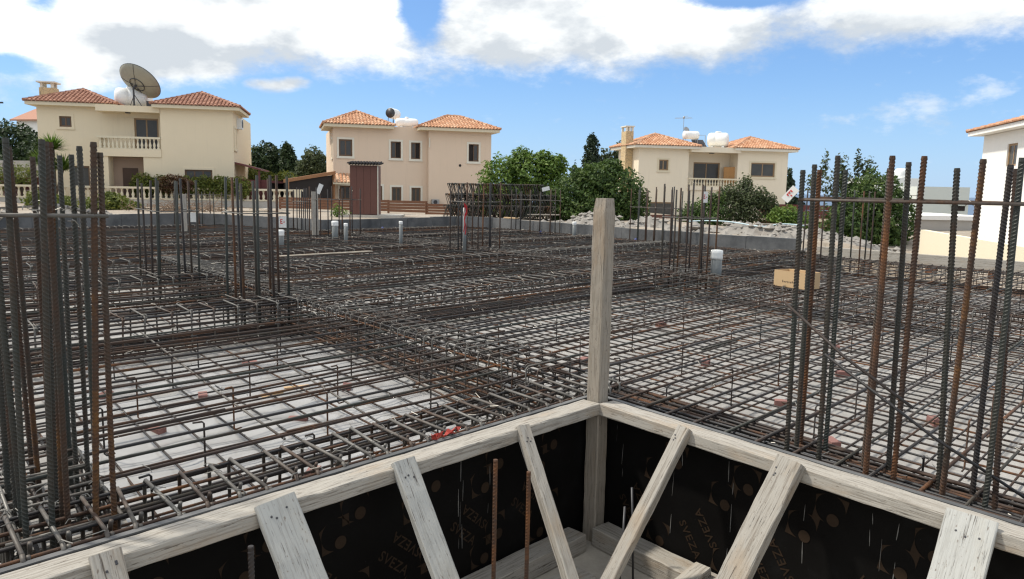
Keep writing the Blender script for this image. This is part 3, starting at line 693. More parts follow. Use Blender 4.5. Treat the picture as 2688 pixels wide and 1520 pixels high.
# cardboard box: four walls, flaps, a line of blurred print
bx0, bx1 = P(7.12, 2.06, .0), P(7.02, 1.42, .0); d = (bx1 - bx0)[:2]; Lb = np.hypot(*d) * .92; ang = math.atan2(d[1], d[0])
t = thing('cardboard_box', 'open cardboard box sitting on the mat behind the right column bars', 'box', bx0 + np.array([0, 0, .02]), ang)
Hb, Db, th = .255, .34, .006
mb = MB(); mb.box(0, Lb, 0, th, 0, Hb); mb.box(0, Lb, Db - th, Db, 0, Hb); mb.box(0, th, th, Db - th, 0, Hb); mb.box(Lb - th, Lb, th, Db - th, 0, Hb); mb.box(th, Lb - th, th, Db - th, 0, .008); mb.build('box_wall', CARD, t)
mb = MB(); k0 = len(mb.v); mb.add([(0, Db, Hb), (Lb, Db, Hb), (Lb + .02, Db + .12, Hb - .02), (.02, Db + .13, Hb - .01), (0, Db + .006, Hb), (Lb, Db + .006, Hb), (Lb + .02, Db + .126, Hb - .02), (.02, Db + .136, Hb - .01)], [(0, 1, 2, 3), (7, 6, 5, 4), (0, 4, 5, 1), (2, 6, 7, 3)]); mb.build('box_flap', CARD, t)
mb = MB(); x = Lb * .28
for i in range(11):
    wd = random.uniform(.012, .028); hh = random.choice((.028, .03, .04, .05)); mb.box(x, x + wd * .45, -.0016, -.0006, .07 - (hh - .028) * (i % 2), .07 + hh * .8); mb.box(x, x + wd, -.0016, -.0006, .085, .091); x += wd + .008
mb.build('blurred_print', INK, t)
# tags on bars
def tagcard(label, q, w, h, rz, ry=0.0, marks=True):
    t = thing('tag_card', label, 'tag', q, rz); mb = MB(); mb.box(-w / 2, w / 2, -.002, .002, -h, 0); o = mb.build('card_sheet', CARDW, t); o.rotation_euler = (0, ry, 0)
    if marks:
        mb = MB()
        for (x0, x1, z0, z1) in ((-.3, -.22, -.62, -.3), (-.3, .0, -.34, -.27), (-.3, -.05, -.50, -.44), (-.3, .0, -.66, -.59), (.12, .3, -.55, -.47)): mb.box(x0 * w, x1 * w, -.0045, -.0025, z0 * h, z1 * h)
        o = mb.build('red_mark', RINK, t); o.rotation_euler = (0, ry, 0)
    return t
tagcard('white tag with a red letter E tied high on the right column bars', P(.13, -1.43, 1.53), .048, .095, -.6, .7)
tagcard('small white tag with red scribble on the hoop of the middle bar cluster', P(.0, 5.75, 1.08), .10, .15, -.1)
tagcard('small white tag on the hoop of the bar cluster by the yellow green shrub', P(-.25, 8.7, 1.02), .10, .15, .1, 0, False)
tagcard('white tag hanging on the thin bars before the balcony of the ivory house', P(7.55, 3.75, 1.5), .09, .2, 0)
tagcard('blank white card on the bars right of the stacked cages', P(13.4, 13.9, 1.55), .26, .13, .1, -.25, False)
tagcard('white paper flag fluttering on the bars left of the door shed', P(6.0, 16.5, 1.5), .13, .3, 0, .4, False)
for lab, a_, b_ in (('blue plastic clip on the foot of the bars right of the stacked cages', 13.5, 14.2), ('blue plastic clip at the left end of the thin bar row', 13.7, 10.0), ('blue plastic clip on the dark wall behind the pipes', 9.5, 18.6), ('blue plastic clip on the far left wall beside the shrub', -2.5, 23.5)):
    mb = MB(); mb.lathe([(.03, -.04), (.07, 0), (.05, .12), (.07, .18), (.02, .26)], 8); tag(mb.build('plastic_clip', BLUE, None, True, P(a_, b_, -.2)), lab, 'clip')
# scrap of red net on the near rail
mb = MB(); r_ = np.random.default_rng(11); v = [(i * .02 + r_.normal(0, .006), (j - 1.5) * .010 + r_.normal(0, .008), .018 + .02 * math.sin(i * 1.9 + j) + r_.normal(0, .006)) for i in range(12) for j in range(4)]
mb.add(v, [(i * 4 + j, (i + 1) * 4 + j, (i + 1) * 4 + j + 1, i * 4 + j + 1) for i in range(11) for j in range(3) if (i * 3 + j) % 5 != 2])
o = mb.build('net_scrap', REDNET, None, False, P(-1.55, .06, 0)); o.rotation_euler = (0, 0, AZA); tag(o, 'scrap of bright red netting on the edge of the left rail', 'netting')

# ================================================================== PIT FORMWORK
timber('formwork_rail', 'weathered white rail running from the post to the lower left corner', 'rail', P(-5.6, -.083, -.04), P(-.155, -.083, -.04), .155, .082, 21)
timber('formwork_rail', 'weathered pale rail running from the post to the lower right', 'rail', P(-.078, -.17, -.04), P(-.078, -4.6, -.04), .15, .082, 22)
timber('corner_post', 'grey square timber post standing upright in the pit corner', 'post', P(-.085, -.085, ZPIT), P(-.085, -.085, 1.44), .115, .115, 23, WOODG, (UA[0], UA[1], 0), round_end=.05, cham=.008)
def panel(label, axis):
    o0 = P(-5.8 if axis == 'a' else 0.0, .0, 0)
    t = thing('plywood_formwork', label, 'formwork', P(0, 0, 0), AZA if axis == 'a' else AZB + math.pi)
    # local x runs along the rail, local y points out of the pit
    s = 1 if axis == 'a' else 1
    if axis == 'a': mb = MB(); mb.box(-6.0, -.02, .004, .022, ZPIT, -.012); mb.build('plywood_sheet', FILM, t); mb = MB(); mb.box(-6.0, -.02, .026, .062, -.3, -.006); mb.build('backing_board', CONC, t)
    else: mb = MB(); mb.box(.02, 5.2, .004, .022, ZPIT, -.012); mb.build('plywood_sheet', FILM, t); mb = MB(); mb.box(.02, 5.2, .026, .062, -.3, -.006); mb.build('backing_board', CONC, t)
    return t
PA = panel('black film faced plywood lining the left side of the pit', 'a')
PB = panel('black film faced plywood with rows of brown print lining the right side of the pit', 'b')
def text_mesh(s, size):
    cu = bpy.data.curves.new('lettering', 'FONT'); cu.body = s; cu.size = size; cu.offset = size * .012; cu.space_character = 1.12; cu.resolution_u = 3
    o = bpy.data.objects.new('lettering', cu); COL.objects.link(o); bpy.context.view_layer.update()
    me = bpy.data.meshes.new_from_object(o.evaluated_get(bpy.context.evaluated_depsgraph_get())); bpy.data.objects.remove(o); me.name = 'lettering'
    me.materials.clear(); me.materials.append(PRINT); return me
try: TXT = text_mesh('SVEZA', .082)
except Exception as e: TXT = None; print('text', e)
def emblem():
    """a diamond pierced by a large round hole, so only its corner tips remain, with a filled disc beside the rim"""
    mb = MB(); R0, n = .088, 10
    for c0 in (90, 270, 200):
        L_ = .128 if c0 != 200 else .108; arc = [(R0 * math.cos(R_(c0 + t)), R0 * math.sin(R_(c0 + t)), 0) for t in np.linspace(-36, 36, n)]
        mb.add([(L_ * math.cos(R_(c0)), L_ * math.sin(R_(c0)), 0)] + arc[::-1], [(0, k, k + 1) for k in range(1, n)])
    mb.add([(.058 + .036 * math.cos(2 * math.pi * k / 20), -.02 + .036 * math.sin(2 * math.pi * k / 20), .0004) for k in range(20)], [tuple(range(20))])
    return mb.mesh('printed_emblem', PRINT)
EMB = emblem()
def prints(t, x0, x1, slope, flip):
    """diagonal rows of print on the pit face (local y = +.004), facing into the pit"""
    k = 0
    for row in np.arange(x0 - .8, x1 + .6, .27):
        for j in range(5):
            s = j * .36 + (k % 2) * .17; x = row + s * math.cos(slope); z = -.10 - s * math.sin(abs(slope))
            if not (x0 + .12 < x < x1 - .14) or z < ZPIT + .15 or z > -.2: continue
            me = TXT if (j + k) % 2 == 0 else EMB
            if me is None: continue
            if me is TXT and (z < ZPIT + .36 or x + .3 > x1): continue
            o = inst('lettering' if me is TXT else 'printed_emblem', me, t)
            th_ = -abs(slope) + (math.pi if (k % 2 and me is TXT) else 0)
            if k % 2 and me is TXT: x += .26 * math.cos(slope); z -= .26 * math.sin(slope)
            Mx = Matrix.Translation((x, .0015, z)) @ Matrix.Rotation(math.pi / 2, 4, 'X') @ Matrix.Rotation(th_, 4, 'Z')
            o.matrix_local = Mx
        k += 1
prints(PA, -5.5, -.1, .72, False); prints(PB, .1, 4.9, .95, True)
def drips(t, xs):
    for x in xs:
        z = -.12 - random.random() * .25
        for _ in range(random.randint(1, 3)):
            l = random.uniform(.05, .2); w = random.uniform(.001, .0032); b_ = max(z - l, ZPIT + .02); e = random.uniform(-.004, .004)
            mb = MB(); mb.add([(x - w * .3, .0014, z), (x + w * .3, .0014, z), (x + w + e, .0014, (z + b_) / 2), (x + w * .5 + e * 2, .0014, b_), (x - w * .5 + e * 2, .0014, b_), (x - w + e, .0014, (z + b_) / 2)], [(0, 5, 2, 1), (5, 4, 3, 2)]); mb.build('cement_run', DRIP, t)
            z -= l + random.uniform(.02, .15); x += random.uniform(-.012, .012)
            if z < ZPIT + .3: break
drips(PA, (-1.35, -1.33, -1.37, -2.9, -1.1)); drips(PB, (.28, .74, .80, 1.16, 1.20, 1.68, 2.06, 2.12, 2.2))
# inclined braces from the rails down to the pit floor
def brace(label, top, foot, w, h, seed, mat, face):
    p, q = Vector(top), Vector(foot); ext = (p - q).normalized() * .05
    o = timber('brace_board', label, 'brace', q, p + ext, w, h, seed, mat, face); L = (p - q).length; r_ = random.Random(seed)
    for _ in range(3):
        inst('nail_head', NAIL, o, (L - r_.uniform(.0, .07), r_.uniform(-.3, .3) * w, h / 2 + .0015))
    if seed == 32: inst('knot', KNOT, o, (L * .42, -.03, h / 2 + .0012))
    if seed == 36: inst('knot', KNOT, o, (L * .45, -.03, h / 2 + .0015))
NAIL = MB().lathe([(.0055, -.002), (.0055, .001), (.003, .0018)], 8).mesh('nail_head', METALD); KNOT = MB().lathe([(.026, -.002), (.026, .0006), (.012, .001)], 14).mesh('knot', BARK)
nA = tuple(-UB) + (.8,); nB = tuple(-UA) + (.8,)
brace('narrow brace with a cut top at the lower left end of the left rail', P(-3.40, -.185, -.012), P(-3.31, -.9, ZPIT), .115, .05, 31, WOOD, nA)
brace('wide smooth plank brace leaning on the left rail', P(-2.655, -.18, -.012), P(-2.48, -.9, ZPIT), .20, .035, 32, WOODP, nA)
brace('medium grey board brace leaning on the middle of the left rail', P(-1.90, -.18, -.012), P(-1.82, -.9, ZPIT), .135, .045, 33, WOODP, nA)
brace('narrow square lath brace on the left rail nearest the post', P(-.957, -.18, -.03), P(-1.05, -.9, ZPIT), .085, .06, 34, WOOD, nA)
brace('narrow brace with a tan side on the right rail nearest the post', P(-.18, -.905, -.02), P(-.9, -.74, ZPIT), .085, .065, 35, WOOD, nB)
brace('broad rounded grey brace leaning on the middle of the right rail', P(-.19, -1.64, -.012), P(-.9, -1.44, ZPIT), .15, .075, 36, WOOD, nB)
brace('wide clean pale plank brace at the lower right corner', P(-.18, -2.56, -.005), P(-.9, -2.52, ZPIT), .215, .035, 37, WOODP, nB)
# ledgers on the pit floor and loose timbers
timber('floor_timber', 'timber lying on the pit floor along the left panel', 'timber', P(-5.4, -.10, ZPIT + .07), P(-.30, -.10, ZPIT + .07), .17, .13, 41)
timber('floor_timber', 'timber lying on the pit floor along the right panel', 'timber', P(-.10, -.17, ZPIT + .07), P(-.10, -4.2, ZPIT + .07), .17, .14, 42)
timber('floor_timber', 'short timber kicker resting on the ledger of the right panel', 'timber', P(-.08, -1.06, ZPIT + .17), P(-.85, -1.00, ZPIT + .05), .115, .055, 43)
timber('floor_timber', 'short board lying flat on the pit floor behind the dowel bars', 'timber', P(-1.35, -.33, ZPIT + .03), P(-.55, -.42, ZPIT + .03), .19, .045, 44)
# dowel bars standing in the pit
dw = ribbed(1.0, .0125, REBAR, True)
def dowel(label, a_, b_, z1, thin=False, lean=(0, 0)):
    o = inst('dowel_bar', dw if not thin else THIN, None, P(a_, b_, ZPIT)); o.scale = (1, 1, z1 - ZPIT); o.rotation_euler = (lean[0], lean[1], 0); tag(o, label, 'dowel')
mb = MB(); mb.tube([(0, 0, 0), (.002, 0, .5), (0, 0, 1)], .008, 6); THIN = mb.mesh('dowel_bar', METALD, True)
dowel('taller rusty dowel bar standing before the left pit panel', -1.54, -.55, .06); dowel('shorter rusty dowel bar touching the narrow lath brace', -1.32, -.6, -.05)
dowel('shorter thin dark dowel beside the right pit brace', -.40, -.60, -.53, True, (0, .03)); dowel('taller thin dark dowel leaning beside the right pit brace', -.33, -.665, -.40, True, (0, -.05)); dowel('low rusty dowel bar at the bottom between the left braces', -2.90, -.45, 0.0)

# far right: plank edge on blocks
timber('edge_plank', 'long pale edge plank on blocks at the far right of the mat', 'plank', P(14.9, 4.6, .0), P(14.7, -1.2, .02), .12, .28, 51, WOOD)
timber('edge_plank', 'yellowish edge plank continuing beyond the frame on the far right', 'plank', P(14.65, -1.3, .0), P(14.5, -6.5, .0), .12, .26, 52, WOODP)
for i, b_ in enumerate((3.2, 1.7, .4, -1.0)):
    timber('support_block', ('first', 'second', 'third', 'fourth')[i] + ' dark timber block under the edge plank counting from the wall', 'block', P(14.6, b_ - .1, -.22), P(14.6, b_ + .1, -.22), .16, .15, 60 + i, FENCEW)


# ================================================================== HOUSES
def wall_holes(mb, x0, x1, z0, z1, y, holes, depth=.2):
    xs = sorted({x0, x1, *[h[i] for h in holes for i in (0, 1)]}); zs = sorted({z0, z1, *[h[i] for h in holes for i in (2, 3)]})
    xs = [x for x in xs if x0 <= x <= x1]; zs = [z for z in zs if z0 <= z <= z1]
    for i in range(len(xs) - 1):
        for j in range(len(zs) - 1):
            cx, cz = (xs[i] + xs[i + 1]) / 2, (zs[j] + zs[j + 1]) / 2
            if any(h[0] < cx < h[1] and h[2] < cz < h[3] for h in holes): continue
            mb.add([(xs[i], y, zs[j]), (xs[i + 1], y, zs[j]), (xs[i + 1], y, zs[j + 1]), (xs[i], y, zs[j + 1])], [(0, 1, 2, 3)])
    for a_, b_, c_, d_ in holes:
        yy = y + depth
        mb.add([(a_, y, c_), (b_, y, c_), (b_, y, d_), (a_, y, d_), (a_, yy, c_), (b_, yy, c_), (b_, yy, d_), (a_, yy, d_)], [(0, 4, 5, 1), (1, 5, 6, 2), (2, 6, 7, 3), (3, 7, 4, 0), (4, 7, 6, 5)])
def body(mb, x0, x1, y0, y1, z0, z1, front=False):
    v = [(x, y, z) for z in (z0, z1) for y in (y0, y1) for x in (x0, x1)]
    f = [(4, 5, 7, 6), (2, 6, 7, 3), (0, 4, 6, 2), (1, 3, 7, 5)] + ([(0, 1, 5, 4)] if front else [])
    mb.add(v, f)
def window(par, x0, x1, z0, z1, y, fm, n=2, surround=None, rz=0.0, loc=None, open_=None, sill=True):
    w, h = x1 - x0, z1 - z0; L = loc or (x0, y, z0); ft = .055
    mb = MB(); mb.box(0, ft, .06, .12, 0, h); mb.box(w - ft, w, .06, .12, 0, h); mb.box(ft, w - ft, .06, .12, h - ft, h); mb.box(ft, w - ft, .06, .12, 0, ft)
    o = mb.build('window', fm, par, loc=L); o.rotation_euler = (0, 0, rz); iw = (w - 2 * ft) / n
    for i in range(n):
        x = ft + i * iw; mb = MB(); s = .04
        mb.box(x + .002, x + s, .075, .11, ft, h - ft); mb.box(x + iw - s, x + iw - .002, .075, .11, ft, h - ft); mb.box(x + s, x + iw - s, .075, .11, ft, ft + s); mb.box(x + s, x + iw - s, .075, .11, h - ft - s, h - ft)
        if open_ is not None and i == open_:
            mb = MB(); mb.box(x, x + iw, .15, .155, ft, h - ft); mb.build('dark_gap', DARK, o); continue
        mb.build('sash', fm, o); mb = MB(); mb.box(x + s, x + iw - s, .088, .096, ft + s, h - ft - s); mb.build('pane', GLASS, o)
    if surround is not None:
        e = .13; mb = MB(); mb.box(-e, 0, -.03, .02, -e, h + e); mb.box(w, w + e, -.03, .02, -e, h + e); mb.box(0, w, -.03, .02, h, h + e); mb.box(-.0, w, -.03, .02, -e, 0); mb.box(-e - .03, w + e + .03, -.07, -.032, -e - .02, -e + .05)
        s_ = mb.build('window_surround', surround, par, loc=L); s_.rotation_euler = (0, 0, rz)
    return o
def hip_roof(par, x0, x1, y0, y1, z, rise, tmat, smat, fas=.2):
    w, d = x1 - x0, y1 - y0; hs = min(w, d) / 2
    mb = MB(); mb.box(x0 + .06, x1 - .06, y0 + .06, y1 - .06, z - fas, z - .01); rf = mb.build('roof', smat, par)
    A_ = [(x0, y0, z), (x1, y0, z), (x1, y1, z), (x0, y1, z)]
    r0, r1 = (((x0 + hs, (y0 + y1) / 2, z + rise), (x1 - hs, (y0 + y1) / 2, z + rise)) if w >= d else (((x0 + x1) / 2, y0 + hs, z + rise), ((x0 + x1) / 2, y1 - hs, z + rise)))
    mb = MB(); Vv = A_ + [r0, r1]
    if w >= d: mb.add(Vv, [(0, 1, 5, 4), (1, 2, 5), (2, 3, 4, 5), (3, 0, 4)])
    else: mb.add(Vv, [(0, 1, 4), (1, 2, 5, 4), (2, 3, 5), (3, 0, 4, 5)])
    pitch_ = math.atan2(rise, hs); cs, sn = math.cos(pitch_), math.sin(pitch_); sl_ = hs / cs; rows = int(sl_ / .33); wdt = .215
    for (ox, oy, ex, ey, nx, ny, L) in ((x0, y0, 1, 0, 0, 1, w), (x1, y0, 0, 1, -1, 0, d), (x1, y1, -1, 0, 0, -1, w), (x0, y1, 0, -1, 1, 0, d)):
        e = np.array([ex, ey, 0.0]); nn = np.array([nx * cs, ny * cs, sn]); up = np.array([-nx * sn, -ny * sn, cs])
        for r in range(rows + 1):
            t0 = r * sl_ / (rows + 1); t1 = min(t0 + .40, sl_); hrun = t0 * cs
            nc = int(L / wdt)
            for c in range(nc):
                x = (c + .5) * L / nc
                if x < hrun - .02 or x > L - hrun + .02: continue
                tt = min(t1, (min(x, L - x) + .12) / cs)
                if tt - t0 < .08: continue
                o = np.array([ox, oy, z]) + e * (x + random.uniform(-.006, .006)); v = []
                lift = .035 + random.uniform(-.006, .008)
                for (tq, lf, sc) in ((t0 - .04, lift, 1.0), (tt, .004, .86)):
                    for an in (0, 45, 90, 135, 180):
                        v.append(o + nn * tq + e * (math.cos(R_(an)) * .088 * sc) + up * (lf + math.sin(R_(an)) * .072 * sc))
                mb.add(v, [(i, i + 1, i + 6, i + 5) for i in range(4)] + [(4, 3, 2, 1, 0)])
    for (p, q) in ((A_[0], r0), (A_[1], r0 if w < d else r1), (A_[2], r1), (A_[3], r1 if w < d else r0), (r0, r1)):
        p, q = np.array(p), np.array(q); L = np.linalg.norm(q - p)
        if L < .05: continue
        k = max(1, int(L / .36))
        for i in range(k): mb.tube([p + (q - p) * i / k + (0, 0, .05), p + (q - p) * (i + 1.08) / k + (0, 0, .035)], .1, 6, True, [.105, .085])
    mb.build('roof_tiles', tmat, rf, kind='stuff'); return rf
def baluster_mesh(h, r, mat):
    mb = MB(); mb.lathe([(r * .95, 0), (r * .95, h * .07), (r * .55, h * .12), (r * .95, h * .30), (r * .85, h * .42), (r * .42, h * .66), (r * .40, h * .80), (r * .62, h * .86), (r * .55, h * .92), (r * .95, h * .94), (r * .95, h)], 10)
    return mb.mesh('baluster', mat, True)
def balcony_rail(par, x0, x1, y, z0, z1, mat, n, ret=None):
    mb = MB(); mb.box(x0 - .05, x1 + .02, y - .09, y + .09, z1 - .11, z1); mb.build('handrail', mat, par)
    mb = MB(); mb.box(x0 - .05, x1 + .02, y - .08, y + .08, z0, z0 + .06); mb.build('bottom_rail', mat, par)
    me = baluster_mesh(z1 - z0 - .17, .085, mat)
    for i in range(n): inst('baluster', me, par, (x0 + (i + .5) * (x1 - x0) / n, y, z0 + .06))
    if ret:
        mb = MB(); mb.box(x0 - .05, x0 + .13, y + .09, ret, z1 - .11, z1); mb.build('handrail', mat, par)
        for yy in np.arange(y + .28, ret, .24): inst('baluster', me, par, (x0 + .04, yy, z0 + .06))

# house with the big dish -------------------------------------------------
H1 = thing('house', 'cream two storey house with dull red roofs and the huge satellite dish on top', 'house', (-27.86, 44.51, 0), R_(13))
mb = MB()
wall_holes(mb, 0, 6.97, .0, 5.78, 1.2, [(1.18, 1.84, 4.58, 5.2), (5.26, 6.62, 3.02, 5.24), (1.71, 2.68, .9, 2.31)])
body(mb, 0, 6.97, 1.2, 10, .0, 5.78)
wall_holes(mb, 6.97, 11.05, 0, 5.78, 0, [(8.23, 9.8, 1.0, 2.22)]); body(mb, 6.97, 11.05, 0, 10, 0, 5.78)
mb.box(3.5, 4.04, 0, 1.198, 0, 2.9); mb.box(5.96, 6.968, 0, 1.198, 0, 2.9); mb.build('wall', WALLY, H1)
mb = MB(); mb.box(4.042, 5.958, 1.05, 1.195, 0, 2.88); mb.build('entrance_wall', wallm('pinkish_entrance_stone', (.42, .31, .24)), H1)
mb = MB(); mb.box(4.55, 5.40, .99, 1.048, .05, 2.25); d_ = mb.build('door', DOORW, H1); mb = MB(); mb.box(5.28, 5.32, .95, .99, 1.0, 1.15); mb.build('handle', METALG, d_)
mb = MB(); mb.box(3.5, 6.968, -.06, 1.198, 5.50, 5.86); mb.build('canopy_slab', WALLY, H1)
mb = MB(); mb.box(3.5, 6.968, -.06, 1.198, 2.902, 3.32); mb.build('balcony_slab', WALLY, H1)
balcony_rail(H1, 3.55, 6.93, .02, 3.322, 4.07, TRIMC, 15, 1.19)
window(H1, 1.18, 1.84, 4.58, 5.2, 1.2, FRAME, 2, WALLY); window(H1, 5.26, 6.62, 3.02, 5.24, 1.2, FRAMEL, 2); window(H1, 8.23, 9.8, 1.0, 2.22, 0, FRAME, 3, WALLY); window(H1, 1.71, 2.68, .9, 2.31, 1.2, FRAME, 2)
window(H1, 0, 1.0, 0, 1.25, 0, FRAMEL, 1, TRIMC, R_(90), (11.06, .5, 3.55)); window(H1, 0, .8, 0, .8, 0, FRAMEL, 1, None, R_(90), (11.06, 4.2, 3.9))
hip_roof(H1, -.5, 4.5, .65, 5.9, 5.98, .98, TILER, TRIMC); hip_roof(H1, 6.55, 11.55, -.5, 4.9, 5.98, .98, TILER, TRIMC)
mb = MB(); mb.box(-.87, -.004, 4.4, 5.25, 0, 7.15); mb.build('chimney', STONEC, H1)
mb = MB()
for q in ((-.82, 4.45), (-.22, 4.45), (-.82, 5.05), (-.22, 5.05)): mb.box(q[0], q[0] + .15, q[1], q[1] + .15, 7.152, 7.45)
mb.box(-.99, .10, 4.28, 5.37, 7.452, 7.53); mb.build('chimney_cap', TRIMW, H1)
mb = MB(); mb.box(11.052, 11.35, 1.9, 2.7, 4.85, 5.5); ac = mb.build('air_conditioner', WHITEP, H1)
mb = MB(); mb.lathe([(.26, 0), (.26, .02), (.22, .03)], 16); f_ = mb.build('fan_grille', METALD, ac); f_.location = (11.352, 2.3, 5.18); f_.rotation_euler = (0, R_(90), 0)
mb = MB(); mb.add([(11.06, .3, 2.75), (12.6, .3, 2.35), (12.6, 6, 2.35), (11.06, 6, 2.75), (11.06, .3, 2.65), (12.6, .3, 2.25), (12.6, 6, 2.25), (11.06, 6, 2.65)], [(0, 1, 2, 3), (7, 6, 5, 4), (0, 4, 5, 1), (1, 5, 6, 2)]); mb.box(12.4, 12.52, .4, .52, 0, 2.25); mb.build('side_porch', MAROON, H1)
mb = MB(); mb.box(5.0, 5.25, .3, .55, 5.44, 5.498); mb.build('ceiling_lamp', METALD, H1)
def hl(H, x, y, z): return H.matrix_basis @ Vector((x, y, z)) if False else Vector((H.location.x + x * math.cos(H.rotation_euler.z) - y * math.sin(H.rotation_euler.z), H.location.y + x * math.sin(H.rotation_euler.z) + y * math.cos(H.rotation_euler.z), z))
# dish: mesh bowl seen from behind, struts, hub ring, pole
DS = thing('satellite_dish', 'huge tan mesh satellite dish tilted on a pole on the flat roof', 'satellite dish', hl(H1, 5.15, 1.9, 5.88), R_(13))
def dish_bowl(Rd, depth, nr=7, na=40):
    mb = MB(); v = []; f = []
    for off in (0, .02):
        for i in range(nr + 1):
            r = Rd * i / nr
            for k in range(na): an = 2 * math.pi * k / na; v.append((r * math.cos(an), r * math.sin(an), depth * (r / Rd) ** 2 - off))
    B_ = (nr + 1) * na
    for i in range(nr):
        for k in range(na):
            a_, b_ = i * na + k, i * na + (k + 1) % na; f += [(a_, b_, b_ + na, a_ + na), (B_ + a_ + na, B_ + b_ + na, B_ + b_, B_ + a_)]
    for k in range(na): f.append((nr * na + k, nr * na + (k + 1) % na, B_ + nr * na + (k + 1) % na, B_ + nr * na + k))
    return mb.add(v, f)
bowl = dish_bowl(1.28, .36).build('dish_bowl', DISHM, DS, True)
axis_ = Vector((.395, .617, .72)).normalized(); Mq = axis_.to_track_quat('Z', 'Y').to_matrix().to_4x4()
bowl.matrix_local = Matrix.Translation((.18, .15, 1.42)) @ Mq
mb = MB(); mb.tube([(1.28 * math.cos(t_), 1.28 * math.sin(t_), .36) for t_ in np.linspace(0, 6.2832, 41)], .022, 5, False); mb.build('dish_rim', METALD, bowl)
mb = MB()
for t_ in (0.3, 1.87, 3.44, 5.01): mb.tube([(r * math.cos(t_), r * math.sin(t_), .36 * (r / 1.28) ** 2 - .03) for r in np.linspace(.3, 1.27, 7)], .014, 5)
mb.tube([(.46 * math.cos(t_), .46 * math.sin(t_), .0) for t_ in np.linspace(0, 6.2832, 25)], .024, 5, False)
for t_ in (.3, 1.87, 3.44, 5.01): mb.tube([(0, 0, -.16), (.46 * math.cos(t_), .46 * math.sin(t_), 0)], .018, 5)
mb.build('back_strut', METALD, bowl)
mb = MB(); mb.tube([(0, 0, 0), (0, 0, 1.25)], .055, 8); mb.tube([(.5, .1, 0), (.03, .02, .8)], .025, 5); mb.tube([(-.35, .3, 0), (-.02, .02, .7)], .02, 5); mb.tube([(0, 0, 1.2), (.15, .12, 1.38)], .07, 6); mb.build('pole', METALD, DS)
mb = MB(); mb.tube([(1.0, .6, .55), (1.35, .75, .1)], .05, 6); mb.box(.6, .95, .4, .7, 0, .5); mb.build('motor_box', METALD, DS)
def tank(label, loc, rz, L, r, legs=True, tower=0.0):
    t = thing('water_tank', label, 'water tank', loc, rz); mb = MB()
    prof = [(r * .62, 0), (r * .9, L * .05), (r, L * .14), (r, L * .36), (r * .96, L * .38), (r * .96, L * .42), (r, L * .44), (r, L * .86), (r * .9, L * .95), (r * .62, L)]
    mb.lathe(prof, 20); mb.xf(Matrix.Translation((-L / 2, 0, r + .12)) @ Matrix.Rotation(R_(90), 4, 'Y')); mb.build('tank_body', WHITEP, t, True)
    mb = MB(); mb.lathe([(r * .45, r * .93 + r + .12 - .04), (r * .45, r * 2 + .16), (r * .38, r * 2 + .21)], 14); mb.build('tank_lid', WHITEP, t, True)
    mb = MB(); mb.box(-L * .32, -L * .2, -r * .6, r * .6, 0, .18); mb.box(L * .2, L * .32, -r * .6, r * .6, 0, .18); mb.build('tank_foot', WHITEP, t); return t
tank('white water tank under the huge satellite dish', hl(H1, 4.75, 2.9, 5.88), R_(13 + 20), 1.8, .58)
tank('small round white tank behind the dish pole', hl(H1, 5.0, 4.3, 5.9), R_(13 + 60), 1.0, .62)
def heater(label, loc, rz, L=1.1, r=.27, zc=1.0, endm=None, panel_=True, bodym=None):
    t = thing('solar_water_heater', label, 'solar heater', loc, rz); mb = MB(); mb.lathe([(r * .94, 0), (r, .03), (r, L * .2), (r * 1.03, L * .22), (r, L * .24), (r, L * .76), (r * 1.03, L * .78), (r, L * .8), (r, L - .03), (r * .94, L)], 18); mb.xf(Matrix.Translation((-L / 2, 0, zc)) @ Matrix.Rotation(R_(90), 4, 'Y')); b_ = mb.build('cylinder', bodym or WHITEP, t, True)
    if endm:
        mb = MB(); mb.lathe([(r * .95, -.03), (r * .95, 0), (r * .2, .004)], 18); mb.xf(Matrix.Translation((-L / 2 - .002, 0, zc)) @ Matrix.Rotation(R_(90), 4, 'Y')); mb.build('end_cap', endm, t, True)
    mb = MB()
    for x in (-L * .42, L * .42):
        for y in (-.25, .25): mb.tube([(x, y, 0), (x, y * .7, zc - r * .7)], .022, 5)
    mb.tube([(-L * .42, -.25, .3), (L * .42, -.25, .3)], .018, 5)
    if panel_:
        mb.tube([(L * .42, -.3, zc), (L * .42 + .5, -.5, zc), (L * .42 + .5, -.5, .05)], .022, 5)
    mb.build('stand', METALD if not panel_ else METALG, t)
    if panel_:
        mb = MB(); mb.add([(L * .2, -.5, .05), (L * .2 + 1.0, -.5, .05), (L * .2 + 1.0, .4, .75), (L * .2, .4, .75), (L * .2, -.5, -.03), (L * .2 + 1.0, -.5, -.03), (L * .2 + 1.0, .4, .67), (L * .2, .4, .67)], [(0, 1, 2, 3), (7, 6, 5, 4), (0, 4, 5, 1), (1, 5, 6, 2), (2, 6, 7, 3), (3, 7, 4, 0)]); mb.build('collector', METALD, t)
    return t
mb = MB(); mb.box(0, .9, 0, .5, 0, .42); tag(mb.build('roof_unit', METALD, None, False, hl(H1, 6.1, 1.8, 5.88)), 'dark flat unit on the flat roof right of the dish pole', 'roof unit')

